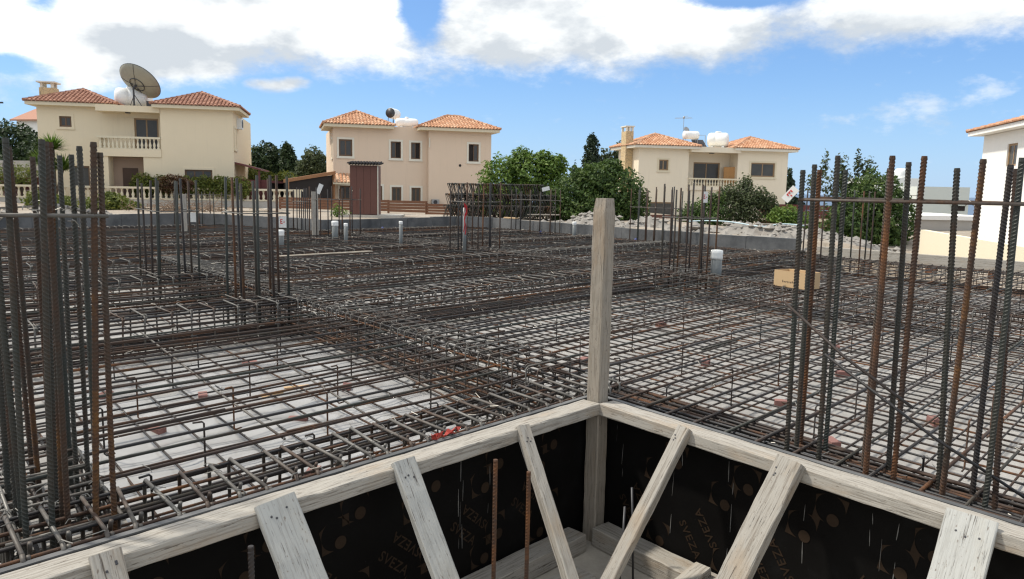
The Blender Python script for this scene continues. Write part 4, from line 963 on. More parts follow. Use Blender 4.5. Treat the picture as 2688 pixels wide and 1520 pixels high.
# pink house ------------------------------------------------------------------
H2 = thing('house', 'pinkish tan two storey house with bright orange tiled roofs', 'house', (-11.97, 51, 0), R_(16.5))
W2 = [(.37, 1.24, 3.37, 4.47, None), (3.78, 4.47, 3.33, 4.44, 1), (5.15, 5.79, 3.31, 4.42, 1)]; W2b = [(9.04, 9.75, 3.24, 4.42, 0)]
G2 = [(.4, 1.1, .5, 1.43, None), (2.75, 3.2, .45, 1.45, None), (3.84, 4.49, .38, 1.40, None), (5.18, 5.82, .40, 1.38, None)]
mb = MB(); wall_holes(mb, 0, 6.27, 0, 5.3, 0, [w[:4] for w in W2 + G2]); body(mb, 0, 6.27, 0, 9, 0, 5.3)
wall_holes(mb, 6.27, 10.64, 0, 5.24, -.5, [w[:4] for w in W2b]); body(mb, 6.27, 10.64, -.5, 9, 0, 5.24); mb.box(3.9, 6.26, .02, 6, 5.3, 5.42); mb.build('wall', WALLP, H2)
for w in W2 + G2: window(H2, *w[:4], 0, FRAME, 2, TRIMW, open_=w[4])
for w in W2b: window(H2, *w[:4], -.5, FRAME, 2, TRIMW, open_=w[4])
window(H2, 0, .9, 0, 1.2, 0, FRAMEL, 1, TRIMW, R_(-90), (-.005, 1.6, 3.3))
hip_roof(H2, -.65, 4.0, -.6, 4.3, 5.44, 1.0, TILEO, TRIMC); hip_roof(H2, 5.5, 11.15, -1.1, 3.6, 5.42, .95, TILEO, TRIMC)
mb = MB(); mb.lathe([(.09, 0), (.09, .02)], 12); o = mb.build('wall_vent', DARK, H2); o.location = (8.45, -.5, 2.95); o.rotation_euler = (R_(90), 0, 0)
mb = MB(); mb.tube([(6.33, -.54, 4.75), (6.33, -.54, 4.1)], .04, 6); mb.build('rain_spout', TRIMW, H2)
mb = MB(); mb.box(6.45, 6.95, -.9, -.56, .25, .62); ac = mb.build('air_conditioner', METALG, H2); mb = MB(); mb.lathe([(.14, 0), (.14, .015)], 14); o = mb.build('fan_grille', METALD, ac); o.location = (6.68, -.902, .44); o.rotation_euler = (R_(90), 0, 0)
# little tiled porch roof
mb = MB(); mb.add([(-.1, -1.3, 1.62), (1.2, -1.3, 1.62), (1.2, -.02, 2.18), (-.1, -.02, 2.18), (-.1, -1.3, 1.52), (1.2, -1.3, 1.52), (1.2, -.02, 2.08), (-.1, -.02, 2.08)], [(0, 1, 2, 3), (7, 6, 5, 4), (0, 4, 5, 1), (1, 5, 6, 2), (3, 7, 4, 0)])
pr = mb.build('porch_roof', TRIMC, H2); mb = MB()
for c in range(6):
    for r in range(4):
        x = -.1 + .22 * c + .11; y0_ = -1.36 + r * .33; z0_ = 1.62 + (y0_ + 1.3) * .4375; v = []
        for (tq, lf) in ((0, .05), (.42, .012)):
            for an in (0, 45, 90, 135, 180): v.append((x + .09 * math.cos(R_(an)), y0_ + tq, z0_ + tq * .4375 + lf + .075 * math.sin(R_(an))))
        mb.add(v, [(i, i + 1, i + 6, i + 5) for i in range(4)] + [(4, 3, 2, 1, 0)])
mb.build('roof_tiles', TILEO, pr, kind='stuff')
heater('round black ended heater cylinder on a stand on the pink house', hl(H2, 4.35, 3.0, 5.42), R_(16.5 + 62), 1.15, .36, 1.12, METALD, False)
tank('white water tank on the flat roof of the pink house', hl(H2, 5.1, 1.6, 5.42), R_(16.5), 1.55, .30)

# ivory house -----------------------------------------------------------------
H3 = thing('house', 'ivory two storey house with orange roofs and a tall stone chimney', 'house', (9.33, 58, 0), R_(12))
mb = MB(); wall_holes(mb, 0, 4.03, -.9, 4.66, 0, [(1.62, 2.38, 3.03, 3.83), (.93, 3.01, -.4, .64)]); body(mb, 0, 4.03, 0, 4.5, -.9, 4.66)
wall_holes(mb, 8.1, 12.37, -.9, 4.66, 0, [(9.23, 11.28, 2.71, 3.79)]); body(mb, 8.1, 12.37, 0, 9, -.9, 4.66)
wall_holes(mb, 4.03, 8.1, 1.6, 4.66, 1.3, [(5.04, 7.28, 1.95, 3.76)]); wall_holes(mb, 4.03, 8.1, -.9, 1.6, .02, []); body(mb, 4.03, 8.1, 1.31, 9, 1.6, 4.66); mb.build('wall', WALLC, H3)
mb = MB(); mb.box(4.034, 8.096, -.42, 1.296, 4.46, 4.86); mb.build('canopy_slab', WALLC, H3)
mb = MB(); mb.box(4.034, 8.096, -.1, 1.296, 1.602, 1.88); mb.build('balcony_slab', WALLC, H3)
balcony_rail(H3, 4.1, 8.05, .0, 1.882, 2.52, TRIMC, 17)
window(H3, 1.62, 2.38, 3.03, 3.83, 0, FRAMEL, 2, TRIMC); window(H3, 5.04, 7.28, 1.95, 3.76, 1.3, FRAMEL, 2); window(H3, 9.23, 11.28, 2.71, 3.79, 0, FRAMEL, 2, TRIMC); window(H3, .93, 3.01, -.4, .64, 0, FRAMEL, 1)
hip_roof(H3, -.6, 4.75, -.6, 5.05, 4.86, .98, TILEO, TRIMW); hip_roof(H3, 7.5, 12.95, -.6, 5.2, 4.86, .98, TILEO, TRIMW)
mb = MB(); mb.box(-.60, -.002, 1.3, 2.35, -.9, 5.95); ch = mb.build('chimney', STONEC, H3); mb = MB()
for q in ((-.6, 1.3), (-.14, 1.3), (-.6, 2.21), (-.14, 2.21), (-.37, 1.3)): mb.box(q[0], q[0] + .13, q[1], q[1] + .14, 5.952, 6.28)
mb.box(-.66, .06, 1.22, 2.43, 6.282, 6.36); mb.build('chimney_cap', TRIMW, ch)
mb = MB(); mb.box(5.9, 6.2, .2, .5, 4.40, 4.458); mb.build('ceiling_lamp', METALD, H3)
CB = thing('balcony_cupboard', 'honey coloured wooden cupboard standing on the balcony of the ivory house', 'cupboard', hl(H3, 7.35, .75, 1.88), R_(12 - 25))
mb = MB(); mb.box(0, .95, 0, .5, .04, 1.55); mb.build('cupboard_body', WOODC, CB)
for x in (.02, .49): mb = MB(); mb.box(x, x + .44, -.02, -.002, .08, 1.5); mb.build('cupboard_door', WOODC, CB)
heater('white ribbed heater cylinder with dark collector on the ivory house', hl(H3, 5.3, 2.6, 4.86), R_(12), 1.2, .32, 1.05)
tank('white rounded water tank on the flat roof of the ivory house', hl(H3, 7.05, 1.4, 4.86), R_(12 - 32), 1.6, .55)
AN = thing('roof_antenna', 'thin television antenna mast with a small dish on the ivory house', 'antenna', hl(H3, 5.0, 3.4, 4.86), R_(12))
mb = MB(); mb.tube([(0, 0, 0), (0, 0, 2.6)], .02, 5); mb.build('mast', METALG, AN); mb = MB()
mb.tube([(-.75, 0, 2.42), (.7, .1, 2.5)], .012, 4)
for x in np.linspace(-.7, .65, 9): mb.tube([(x, -.2, 2.42 + .05 * x), (x, .2, 2.42 + .05 * x)], .008, 4)
mb.tube([(0, 0, 2.55), (.35, 0, 2.62)], .012, 4); mb.lathe([(.07, 2.4), (.09, 2.5), (.04, 2.58)], 8); mb.build('aerial', METALG, AN)
o = dish_bowl(.26, .06, 4, 20).build('small_dish', METALG, AN, True); o.location = (.2, -.1, 1.5); o.rotation_euler = (R_(60), R_(30), 0)

# white house at the right edge --------------------------------------------------
H4 = thing('house', 'white house with a sunlit blank wall and orange eave at the right edge', 'house', (24.17, 40.0, 0), R_(-103.7))
mb = MB(); wall_holes(mb, 0, 9, -1.6, 4.6, 0, [(3.3, 4.5, 2.95, 4.0), (6.4, 7.4, .1, 1.3)]); body(mb, 0, 9, 0, 8, -1.6, 4.6); mb.build('wall', WALLW, H4)
window(H4, 3.3, 4.5, 2.95, 4.0, 0, FRAMEL, 2); window(H4, 6.4, 7.4, .1, 1.3, 0, FRAMEL, 2)
hip_roof(H4, -.65, 9.65, -.65, 8.65, 4.84, 1.35, TILEO, WALLW, .22)
# low buildings towards the sea
def block(label, x0, x1, y0, y1, z0, z1, m_, par=None, name='building'):
    t = thing(name, label, 'building', ((x0 + x1) / 2, y0, z0)); cx = (x0 + x1) / 2
    mb = MB(); mb.box(x0 - cx, x1 - cx, 0, y1 - y0, 0, z1 - z0); mb.build('wall', m_, t)
    if par: mb = MB(); mb.box(x0 - cx - .12, x1 - cx + .12, -.12, y1 - y0 + .12, z1 - z0 + .002, z1 - z0 + .28); mb.build('parapet', par, t)
    return t
bl = block('flat pale grey green building far off between the bush and the white house', 41.9, 47.4, 80, 88, -4, 2.45, GREYB)
mb = MB(); mb.box(1.0, 2.4, -.03, -.002, 4.0, 4.5); mb.build('window', DARK, bl); mb = MB(); mb.box(.9, 2.5, -.25, -.032, 4.55, 4.65); mb.build('window_canopy', GREYB, bl)
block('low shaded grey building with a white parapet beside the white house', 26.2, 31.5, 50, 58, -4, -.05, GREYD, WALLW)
bb = block('white building with a roof tank half hidden by the tall bush', 44.6, 50.6, 95, 103, -3, 3.6, WALLW)
mb = MB(); mb.lathe([(.7, 6.6), (.8, 6.8), (.8, 7.5), (.5, 7.8)], 14, .6, 1.2); mb.build('roof_tank', WHITEP, bb, True)
fw = thing('house', 'small white house with a red gable roof on the far left', 'house', (-54.6, 85, 0), R_(-14))
mb = MB(); mb.box(0, 6.5, 0, 6, 0, 8.0); mb.add([(0, 0, 8), (0, 6, 8), (0, 3, 9.2)], [(0, 2, 1)]); mb.build('wall', WALLW, fw)
mb = MB(); mb.add([(-.4, -.5, 7.85), (6.9, -.5, 7.85), (6.9, 3, 9.35), (-.4, 3, 9.35), (-.4, 6.5, 7.85), (6.9, 6.5, 7.85), (-.4, -.5, 7.7), (6.9, -.5, 7.7), (6.9, 3, 9.2), (-.4, 3, 9.2)], [(0, 1, 2, 3), (3, 2, 5, 4), (0, 6, 7, 1), (6, 9, 8, 7), (0, 3, 9, 6)]); mb.build('roof', TILER, fw)
up_ = thing('utility_pole', 'dark utility pole at the far left edge', 'utility pole', (-40.2, 60, 0))
mb = MB(); mb.tube([(0, 0, 0), (0, 0, 7.9)], .14, 8, True, [.17, .13]); mb.build('pole', METALD, up_); mb = MB(); mb.box(-.7, .7, -.06, .06, 7.2, 7.32); mb.build('cross_arm', METALD, up_)
for i in range(3):
    mb = MB(); s_ = np.linspace(0, 1, 15)[:, None]; p, q = np.array([-36, 84, 4.6 + .42 * i]), np.array([-9, 92, 4.2 + .42 * i]); X = p + (q - p) * s_; X[:, 2] -= 1.1 * np.sin(s_[:, 0] * math.pi)
    mb.tube(X - p, .022, 4); tag(mb.build('power_line', METALG, None, False, p), 'thin sagging power line before the trees, ' + ('lowest', 'middle', 'topmost')[i] + ' of three', 'cable', 'power lines behind the houses')

# ------------------------------------------------------------------ garden walls, fences, shed
def garden_balustrade(label, p, q, z0, z1, zb, n, pil):
    p, q = np.array(p), np.array(q); L = np.hypot(*(q - p)); an = math.atan2(*(q - p)[::-1]); t = thing('balustrade', label, 'balustrade', (*p, 0), an)
    mb = MB(); mb.box(0, L, -.1, .1, zb, z0); mb.build('base_wall', CONCP, t)
    mb = MB(); mb.box(-.04, L + .04, -.13, .13, z0 + .002, z0 + .08); mb.build('bottom_rail', TRIMC, t)
    mb = MB(); mb.box(-.04, L + .04, -.13, .13, z1 - .11, z1); mb.build('handrail', TRIMC, t)
    me = baluster_mesh(z1 - z0 - .195, .095, TRIMC); x = np.linspace(.15, L - .15, n)
    for i in x:
        if all(abs(i - c) > .26 for c in pil): inst('baluster', me, t, (i, 0, z0 + .082))
    for c in pil: mb = MB(); mb.box(c - .2, c + .2, -.16, .16, z0 + .083, z1 + .002 - .113); mb.build('pillar', TRIMC, t)
    return t
garden_balustrade('long cream garden balustrade on a pale wall in front of the dish house', (-31.5, 43.4), (-12.75, 46.4), .42, 1.15, -.9, 62, (.1, 6.3, 18.7))
def slat_fence(label, pts, n, hgt, m_, post=.09, gap=.02, name='slat_fence', pw=2.2):
    t = thing(name, label, 'fence', pts[0])
    o0 = np.array(pts[0])
    for i in range(len(pts) - 1):
        p, q = np.array(pts[i]), np.array(pts[i + 1]); d = (q - p)[:2]; L = np.hypot(*d); an = math.atan2(d[1], d[0]); k = max(1, round(L / pw)); sh = hgt / n
        mesh = MB().box(0.004, L / k - .004, -.015, .015, 0, sh - gap).mesh('slat', m_); pm = MB().box(-post / 2, post / 2, .018, .018 + post, -.3, hgt + .03).mesh('fence_post', m_)
        for s in range(k):
            base = p + (q - p) * s / k - o0
            for j in range(n): inst('slat', mesh, t, (*base[:2], base[2] + j * sh + .03), (0, random.uniform(-.004, .004), an))
            inst('fence_post', pm, t, base, (0, 0, an))
        inst('fence_post', pm, t, q - o0, (0, 0, an))
    return t
slat_fence('brown stained slat fence before the pink house', [(-12.9, 42.2, .12), (-4.6, 40.2, .08)], 4, .62, FENCEW)
slat_fence('lower step of brown slat fence beside the stacked cages', [(-4.55, 40.2, .0), (-1.2, 39.6, -.05)], 4, .58, FENCEW)
slat_fence('dark red board fence with a cream band behind the right rear bars', [(13.2, 41, -.45), (17.3, 40.2, -.5)], 5, 1.35, MAROON)
mb = MB(); mb.box(0, 4.1, -.12, -.03, 0, .16); o = mb.build('cream_band', TRIMC, bpy.data.objects['slat_fence.002'] if 'slat_fence.002' in bpy.data.objects else None); o.location = (0, 0, .48); o.rotation_euler = (0, 0, math.atan2(-.8, 4.1))
slat_fence('short reddish board fence below the small window of the ivory house', [(7.6, 45.5, -.55), (10.2, 45.2, -.6)], 3, .62, BROWNP)
mt = thing('sheet_fence', 'maroon sheet fence standing behind the balustrade between the two houses', 'fence', (-17.6, 47.6, 0), R_(8))
for i in range(4): mb = MB(); mb.box(i * 1.15 + .01, i * 1.15 + 1.14, -.02, .02, 0, 1.72 - .03 * i); mb.build('fence_sheet', MAROON, mt)
# lean-to pergola left of the pink house
pg = thing('lean_to', 'dark lean-to shelter with a sloping brown timber edge left of the pink house', 'lean-to', (-13.75, 46.6, 0), R_(60))
mb = MB(); mb.box(-.08, .08, -.08, .08, 0, 1.62); mb.build('post', PERG, pg); mb = MB(); mb.box(-.07, .07, -.07, .07, 0, 2.2); o = mb.build('post', PERG, pg); o.location = (4.0, .0, 0)
mb = MB(); mb.add([(-.3, -.1, 1.55), (4.1, -.1, 2.15), (4.1, 0, 2.15), (-.3, 0, 1.55), (-.3, -.1, 1.75), (4.1, -.1, 2.36), (4.1, 0, 2.36), (-.3, 0, 1.75)], [(0, 1, 5, 4), (4, 5, 6, 7), (3, 7, 6, 2), (0, 3, 2, 1), (0, 4, 7, 3), (1, 2, 6, 5)]); mb.build('edge_beam', PERG, pg)
mb = MB(); mb.add([(-.3, 0, 1.72), (4.1, 0, 2.32), (4.1, 1.2, 2.12), (-.3, 1.2, 1.52), (-.3, 0, 1.66), (4.1, 0, 2.26), (4.1, 1.2, 2.06), (-.3, 1.2, 1.46)], [(0, 1, 2, 3), (7, 6, 5, 4)]); mb.build('sheet_roof', DOORW, pg)
mb = MB(); mb.box(-.2, 4.0, 1.1, 1.18, 0, 1.5); mb.build('back_screen', DARK, pg); mb = MB(); mb.add([(-.2, .05, 0), (4.0, .05, 0), (4.0, .05, 2.1), (-.2, .05, 1.56), (-.2, .09, 0), (4.0, .09, 0), (4.0, .09, 2.1), (-.2, .09, 1.56)], [(0, 1, 2, 3), (7, 6, 5, 4), (0, 4, 5, 1), (2, 6, 7, 3)]); mb.build('interior_shade_sheet', DARK, pg)  # front sheet below the beam: its dark colour paints in the shelter's shaded interior
# door shed
sh = thing('site_toilet', 'narrow brown site toilet shed with a corrugated roof', 'shed', (-6.42, 30.0, .12), R_(3))
mb = MB(); mb.box(.02, 1.08, .03, 1.1, .22, 2.14); mb.build('shed_body', BROWNP, sh)
for i in range(4): mb = MB(); mb.box(.02 + i * .265, .02 + (i + 1) * .265 - .007, -.0, .028, .24, 2.12); mb.build('plank', BROWNP, sh)
mb = MB(); mb.box(1.082, 1.112, -.02, .04, .22, 2.16); mb.build('corner_strip', TRIMW, sh)
mb = MB(); mb.lathe([(.012, 0), (.03, .02), (.03, .05), (.01, .06)], 10); o = mb.build('door_knob', TRIMC, sh); o.location = (.10, -.002, 1.15); o.rotation_euler = (R_(90), 0, 0)
mb = MB(); n_ = 84; v = []
for y_, zz in ((-.16, 2.2), (1.25, 2.3)):
    for o_ in (0, -.015):
        for i in range(n_ + 1): v.append((-.07 + 1.26 * i / n_, y_, zz + .05 * math.sin(i / n_ * 2 * math.pi * 11) + o_))
k_ = n_ + 1; f = [(i, i + 1, 2 * k_ + i + 1, 2 * k_ + i) for i in range(n_)] + [(k_ + i + 1, k_ + i, 3 * k_ + i, 3 * k_ + i + 1) for i in range(n_)] + [(i, k_ + i, k_ + i + 1, i + 1) for i in range(n_)]
mb.add(v, f); mb.build('corrugated_roof', DARK, sh)
mb = MB(); mb.box(-.4, 2.0, -.25, 1.6, 0, .215); mb.build('base_slab', CONCP, sh)
# beige yard wall and kerb by the white house
def plain_wall(label, p, q, z0, z1a, z1b, t, m_, kind=None):
    th_ = thing('garden_wall', label, 'wall', (*p, 0)); d = np.array(q) - np.array(p); L = np.hypot(*d); n = np.array([-d[1], d[0]]) / L * t; k = max(1, round(L / 2.4))
    for i in range(k):
        a_, b_ = d * (i / k + .001), d * ((i + 1) / k - .001); za, zb_ = z1a + (z1b - z1a) * i / k, z1a + (z1b - z1a) * (i + 1) / k
        c = [a_, b_, b_ + n, a_ + n]; mb = MB(); mb.add([(*x, z0) for x in c] + [(*c[0], za), (*c[1], zb_), (*c[2], zb_), (*c[3], za)], [(3, 2, 1, 0), (4, 5, 6, 7), (0, 1, 5, 4), (1, 2, 6, 5), (2, 3, 7, 6), (3, 0, 4, 7)]); mb.build('wall_section', m_, th_)
    return th_
plain_wall('sunlit beige yard wall in front of the white house', (14.5, 27.2), (17.2, 19.0), -2.2, .30, -.38, .25, BEIGE)
plain_wall('pale low wall below the brown slat fence', (-13, 41.8), (-1.0, 39.3), -.6, .10, -.02, .2, CONCP)

# stacked prefabricated cages --------------------------------------------------
pm_ = stirrup_mesh(.36, .60, .013, (0, 1), REBARG)
for i, (x0, y0, z0, L, tilt) in enumerate(((-2.7, 31.6, .22, 4.3, -.42), (-2.75, 31.0, .22, 4.3, .32), (-2.65, 31.3, .66, 4.2, -.36), (-2.5, 31.75, .68, 4.1, .38), (-2.6, 31.5, 1.08, 3.9, -.3))):
    t = thing('prefabricated_cage', ('rear cage of the bottom layer in the cage stack', 'front cage of the bottom layer in the cage stack', 'front cage of the middle layer in the cage stack', 'rear cage of the middle layer in the cage stack', 'topmost cage on the cage stack before the leafy tree')[i], 'rebar cage', (x0, y0, z0), R_(random.uniform(-2, 2)), 'prefabricated cages stacked behind the wall')
    for s in np.arange(0, L, .062): inst('stirrup', pm_, t, (s, random.uniform(-.02, .02), .27), (random.uniform(-.05, .05), tilt + random.uniform(-.08, .08), random.uniform(-.6, .6)))
    for yy in (-.12, .12):
        for zz in (.02, .53): mb = MB(); mb.tube([(-.1, yy, zz), (L * .5, yy + .01, zz - .01), (L + .1, yy, zz)], .008, 5); mb.build('long_bar', REBARG, t, True)
# rubble ------------------------------------------------------------------------
def nz(x, y):
    return (np.sin(x * 2.1 + 1.3 * np.sin(y * 1.7)) * .5 + np.sin(x * 5.3 + y * 4.1) * .25 + np.sin(x * 11.7 - y * 9.3 + 2) * .14 + np.sin(x * 23.1 + y * 19.7) * .08)
def heap(label, spine, wid, h, seed):
    r_ = np.random.default_rng(seed); p, q = np.array(spine[0]), np.array(spine[1]); d = q - p; L = np.hypot(*d); u = d / L; n = np.array([-u[1], u[0]])
    ns, nw = int(L / .22), int(abs(wid) / .22); v = []
    for i in range(ns + 1):
        for j in range(nw + 1):
            s, w_ = i / ns, j / nw; xy = p + d * s + n * (w_ * wid); e = min(1, 4 * s, 4 * (1 - s)) ** .5 * math.sin(math.pi * min(1, max(0, .06 + w_ * .94))) ** .6
            v.append((*xy, -.15 + (h + .15) * e * (.76 + .42 * nz(xy[0] * 1.3, xy[1] * 1.3)) + r_.normal(0, .04)))
    mb = MB(); mb.add(v, [(i * (nw + 1) + j, (i + 1) * (nw + 1) + j, (i + 1) * (nw + 1) + j + 1, i * (nw + 1) + j + 1) for i in range(ns) for j in range(nw)])
    o = mb.build('rubble_heap', RUBBLE, None, False); tag(o, label, 'rubble', kind='stuff')
    V = np.array(v); mb = MB()
    ico = np.array([(0, 0, 1), (.9, 0, .1), (.3, .85, .1), (-.75, .5, .05), (-.7, -.55, .1), (.3, -.85, .05), (0, 0, -.8)]); fc = [(0, 1, 2), (0, 2, 3), (0, 3, 4), (0, 4, 5), (0, 5, 1), (6, 2, 1), (6, 3, 2), (6, 4, 3), (6, 5, 4), (6, 1, 5)]
    for _ in range(int(L * abs(wid) * 34)):
        c = V[r_.integers(len(V))] + r_.normal(0, .08, 3) * (1, 1, .15); s = r_.gamma(1.6, .034) + .02; a_ = r_.uniform(0, 6.28); k = ico * r_.uniform(.7, 1.3, ico.shape) * s * (1, .8, .6)
        mb.add(np.c_[k[:, 0] * math.cos(a_) - k[:, 1] * math.sin(a_), k[:, 0] * math.sin(a_) + k[:, 1] * math.cos(a_), k[:, 2]] + c, fc)
    tag(mb.build('broken_stones', STONE), 'loose broken stones strewn over the ' + label.split(' ', 1)[1], 'rubble', kind='stuff')
heap('pale rubble heap behind the wall below the dark round tree', P(14.4, 17.0)[:2] .tolist() and [P(14.35, 10.0)[:2], P(14.4, 16.2)[:2]], -3.2, .62, 1)
heap('grey rubble bank behind the right rear wall before the ivory house', [P(14.75, 4.2)[:2], P(14.25, 10.6)[:2]], -4.6, .52, 2)
heap('earth spoil behind the far left wall by the dry brushwood', [P(4.0, 25.6)[:2], P(-6, 24.4)[:2]], -2.2, .50, 3)
mb = MB(); s_ = np.linspace(0, 1, 30); X = np.array([np.array([*(P(15.6, 9.2)[:2] * (1 - s) + P(16.6, 5.4)[:2] * s),   .56 + .05 * math.sin(s * 9)]) + np.array([.3 * math.sin(s * 5), .2 * math.cos(s * 7), 0]) for s in s_]); mb.tube(X - X[0], .018, 6)
tag(mb.build('water_hose', HOSE, None, True, X[0]), 'pale blue hose snaking over the rubble bank', 'hose')

# ------------------------------------------------------------------ planting
def leaves(mb_blobs, n, size, seed, shell=.45, flat_=.35, droop=0.0):
    r_ = np.random.default_rng(seed); B_ = np.array(mb_blobs, float); wgt = B_[:, 3] * B_[:, 4] + B_[:, 4] * B_[:, 5] + B_[:, 3] * B_[:, 5]; wgt /= wgt.sum()
    k = r_.choice(len(B_), n, p=wgt); d = r_.normal(size=(n, 3)); d /= np.linalg.norm(d, axis=1, keepdims=True)
    rad = 1 - shell * r_.random(n) ** 1.6
    lump = 1 + .16 * np.sin(d[:, 0] * 6 + k * 2.1) * np.sin(d[:, 1] * 5 + k) + .12 * np.sin(d[:, 2] * 9 + d[:, 0] * 7 + k * 1.7)
    stray = r_.random(n) < .05; rad = np.where(stray, rad * r_.uniform(1.0, 1.22, n), rad)
    c = B_[k, :3] + d * B_[k, 3:6] * (rad * lump)[:, None]
    nrm = d * .55 + np.array([0, 0, flat_]) + r_.normal(0, .55, (n, 3)); nrm /= np.linalg.norm(nrm, axis=1, keepdims=True)
    tdir = np.cross(nrm, r_.normal(size=(n, 3))); tdir /= np.linalg.norm(tdir, axis=1, keepdims=True); tdir[:, 2] -= droop; bd = np.cross(nrm, tdir)
    s = size * r_.uniform(.6, 1.35, n)[:, None]
    v = np.stack([c - tdir * s * .5, c + bd * s * .27 + nrm * s * .06, c + tdir * s * .55 - nrm * s * .08, c - bd * s * .27 + nrm * s * .06], 1)
    mb = MB(); base = np.arange(n) * 4
    mb.v = [v.reshape(-1, 3)]; mb.n = 4 * n; mb.f = [t for b in base.tolist() for t in ((b, b + 1, b + 2), (b, b + 2, b + 3))]
    return mb
def tree(name, label, cat, base, blobs, n, size, mat, seed, trunk=.1, th=None, shell=.45, flat_=.35, limbs=6, group=None):
    t = thing(name, label, cat, base, group=group); leaves(blobs, n, size, seed, shell, flat_).build('crown', mat, t)
    r_ = np.random.default_rng(seed + 99); B_ = np.array(blobs, float); top = B_[:, 2].mean() if th is None else th
    mb = MB(); mb.tube([(0, 0, -.2), (.03, .02, top * .5), (B_[:, 0].mean() * .6, B_[:, 1].mean() * .6, top)], trunk, 7, True, [trunk * 1.25, trunk, trunk * .55])
    for i in range(limbs):
        bb_ = B_[r_.integers(len(B_))]; e = bb_[:3] + r_.normal(0, .35, 3) * bb_[3:6]; s0 = np.array([.02, .01, top * r_.uniform(.25, .8)]); mid = (s0 + e) / 2 + (0, 0, .1 * np.linalg.norm(e - s0))
        mb.tube([s0, mid, e], trunk * .4, 5, True, [trunk * .45, trunk * .3, trunk * .1])
    mb.build('trunk', BARK, t, True); return t
tree('leafy_tree', 'bright green large leaved tree beside the pink house behind the stacked cages', 'tree', (.4, 35.5, 0), [(-1.0, 0, 1.8, 1.05, 1.0, 1.1), (.3, 0, 2.1, 1.25, 1.1, 1.15), (1.25, .2, 1.9, .9, 1, 1.1), (-.2, -.3, 1.0, 1.8, 1.1, .9), (-.1, 0, 2.75, .55, .5, .62), (.95, 0, 2.75, .5, .5, .5), (-1.7, 0, 1.0, .5, .6, .7), (1.6, 0, 2.6, .4, .4, .45)], 12000, .185, LBRIGHT, 1, .11, flat_=.6)
tree('round_tree', 'dense dark green round tree behind the timber post', 'tree', (3.6, 32.0, -.1), [(-.9, 0, 1.3, 1.1, 1.1, 1.1), (.6, 0, 1.5, 1.25, 1.2, 1.15), (-.1, 0, 2.0, 1.0, 1.0, .75), (1.35, .2, .85, .8, .9, .85), (-.2, -.3, .7, 1.9, 1.1, .75), (-1.75, .2, .9, .6, .7, .8), (.4, 0, 2.55, .5, .5, .32)], 17000, .15, LDARK, 2, .1)
tree('cypress_tree', 'tall dark pointed conifer beyond the round tree', 'conifer', (8.0, 80, -1), [(0, 0, 1.8, 1.5, 1.3, 2.0), (.1, 0, 4.2, 1.25, 1.1, 2.0), (-.05, 0, 6.2, .85, .8, 1.5), (0, 0, 7.5, .4, .4, .8), (-1.7, 0, 3.4, .6, .6, 1.6)], 7000, .30, LPINE, 3, .12, flat_=0)
tree('pine_tree', 'lighter loose conifer right of the tall dark one', 'conifer', (10.3, 82, -1), [(0, 0, 2.6, 1.5, 1.2, 2.2), (.3, 0, 5.0, 1.2, 1.0, 1.7), (-.7, 0, 5.6, .7, .6, 1.2), (.8, 0, 6.6, .6, .5, 1.0)], 4200, .32, LOLIVE, 4, .12, shell=.8)
tree('ivory_house_shrub', 'tall loose olive green shrub with upright shoots before the ivory house', 'shrub', (11.4, 38.5, -.4), [(0, 0, .9, 1.5, 1.1, .9), (.1, 0, 1.7, .9, .8, .7), (.2, 0, 2.3, .35, .35, .5), (-.7, 0, 1.75, .5, .5, .5), (1.0, 0, 1.6, .5, .5, .6), (1.5, 0, 1.2, .4, .4, .7)], 7500, .135, LOLIVE, 5, .06, shell=.75, flat_=.2)
tree('ivory_house_shrub', 'spreading green shrub at the left end of the ivory house planting', 'shrub', (9.4, 37.8, -.45), [(0, 0, .8, 1.1, .9, .8), (-.6, 0, .6, .7, .7, .6), (.5, 0, 1.5, .55, .5, .45)], 4600, .14, LDARK, 6, .05, shell=.6)
tree('ivory_house_shrub', 'low bright green shrub at the right end of the ivory house planting', 'shrub', (13.4, 37.0, -.55), [(0, 0, .7, 1.0, .9, .7), (.6, -.2, .45, .7, .7, .5), (-.5, 0, .9, .6, .6, .5)], 4600, .14, LBRIGHT, 7, .05, shell=.6)
tree('bushy_tree', 'dark bush with feathery top shoots seen through the right column bars', 'tree', (13.55, 29.4, -.6), [(0, 0, 1.15, 1.15, 1.1, 1.2), (.3, 0, 2.15, .95, .9, .85), (-.7, 0, 1.0, .95, .9, 1.1), (1.0, 0, 1.1, .85, .9, 1.1), (0, 0, .5, 1.5, 1.1, .7)], 17000, .14, LDARK, 8, .09)
t_ = tree('feathery_shrub', 'sparse feathery shrub with tall wispy shoots above the dark bush', 'shrub', (13.2, 30.6, -.5), [(-.9, 0, 3.1, .18, .2, .6), (-.2, 0, 2.9, .25, .3, .75), (.4, 0, 3.2, .16, .2, .55), (.8, 0, 2.9, .35, .35, .6), (-1.3, 0, 2.4, .3, .3, .4), (0, 0, 2.3, 1.1, .6, .6)], 1900, .14, LOLIVE, 9, .04, shell=.95, limbs=14)
tree('small_conifer', 'slim conifer at the right corner of the ivory house', 'conifer', (25.6, 72, -1), [(0, 0, 1.4, .8, .8, 1.3), (.1, 0, 2.8, .6, .6, 1.2), (0, 0, 4.0, .35, .35, .8), (1.0, 0, 1.2, .7, .7, .8)], 3200, .3, LPINE, 10, .1, flat_=0)
tree('yellow_shrub', 'yellow green shrub against the wall left of the farthest bars', 'shrub', (-17.4, 33.3, 0), [(0, 0, .45, .75, .6, .5), (.7, 0, .3, .6, .5, .35), (-.8, 0, .35, .6, .5, .4), (-.2, 0, .75, .4, .35, .25)], 5200, .13, LYEL, 11, .04, shell=.7)
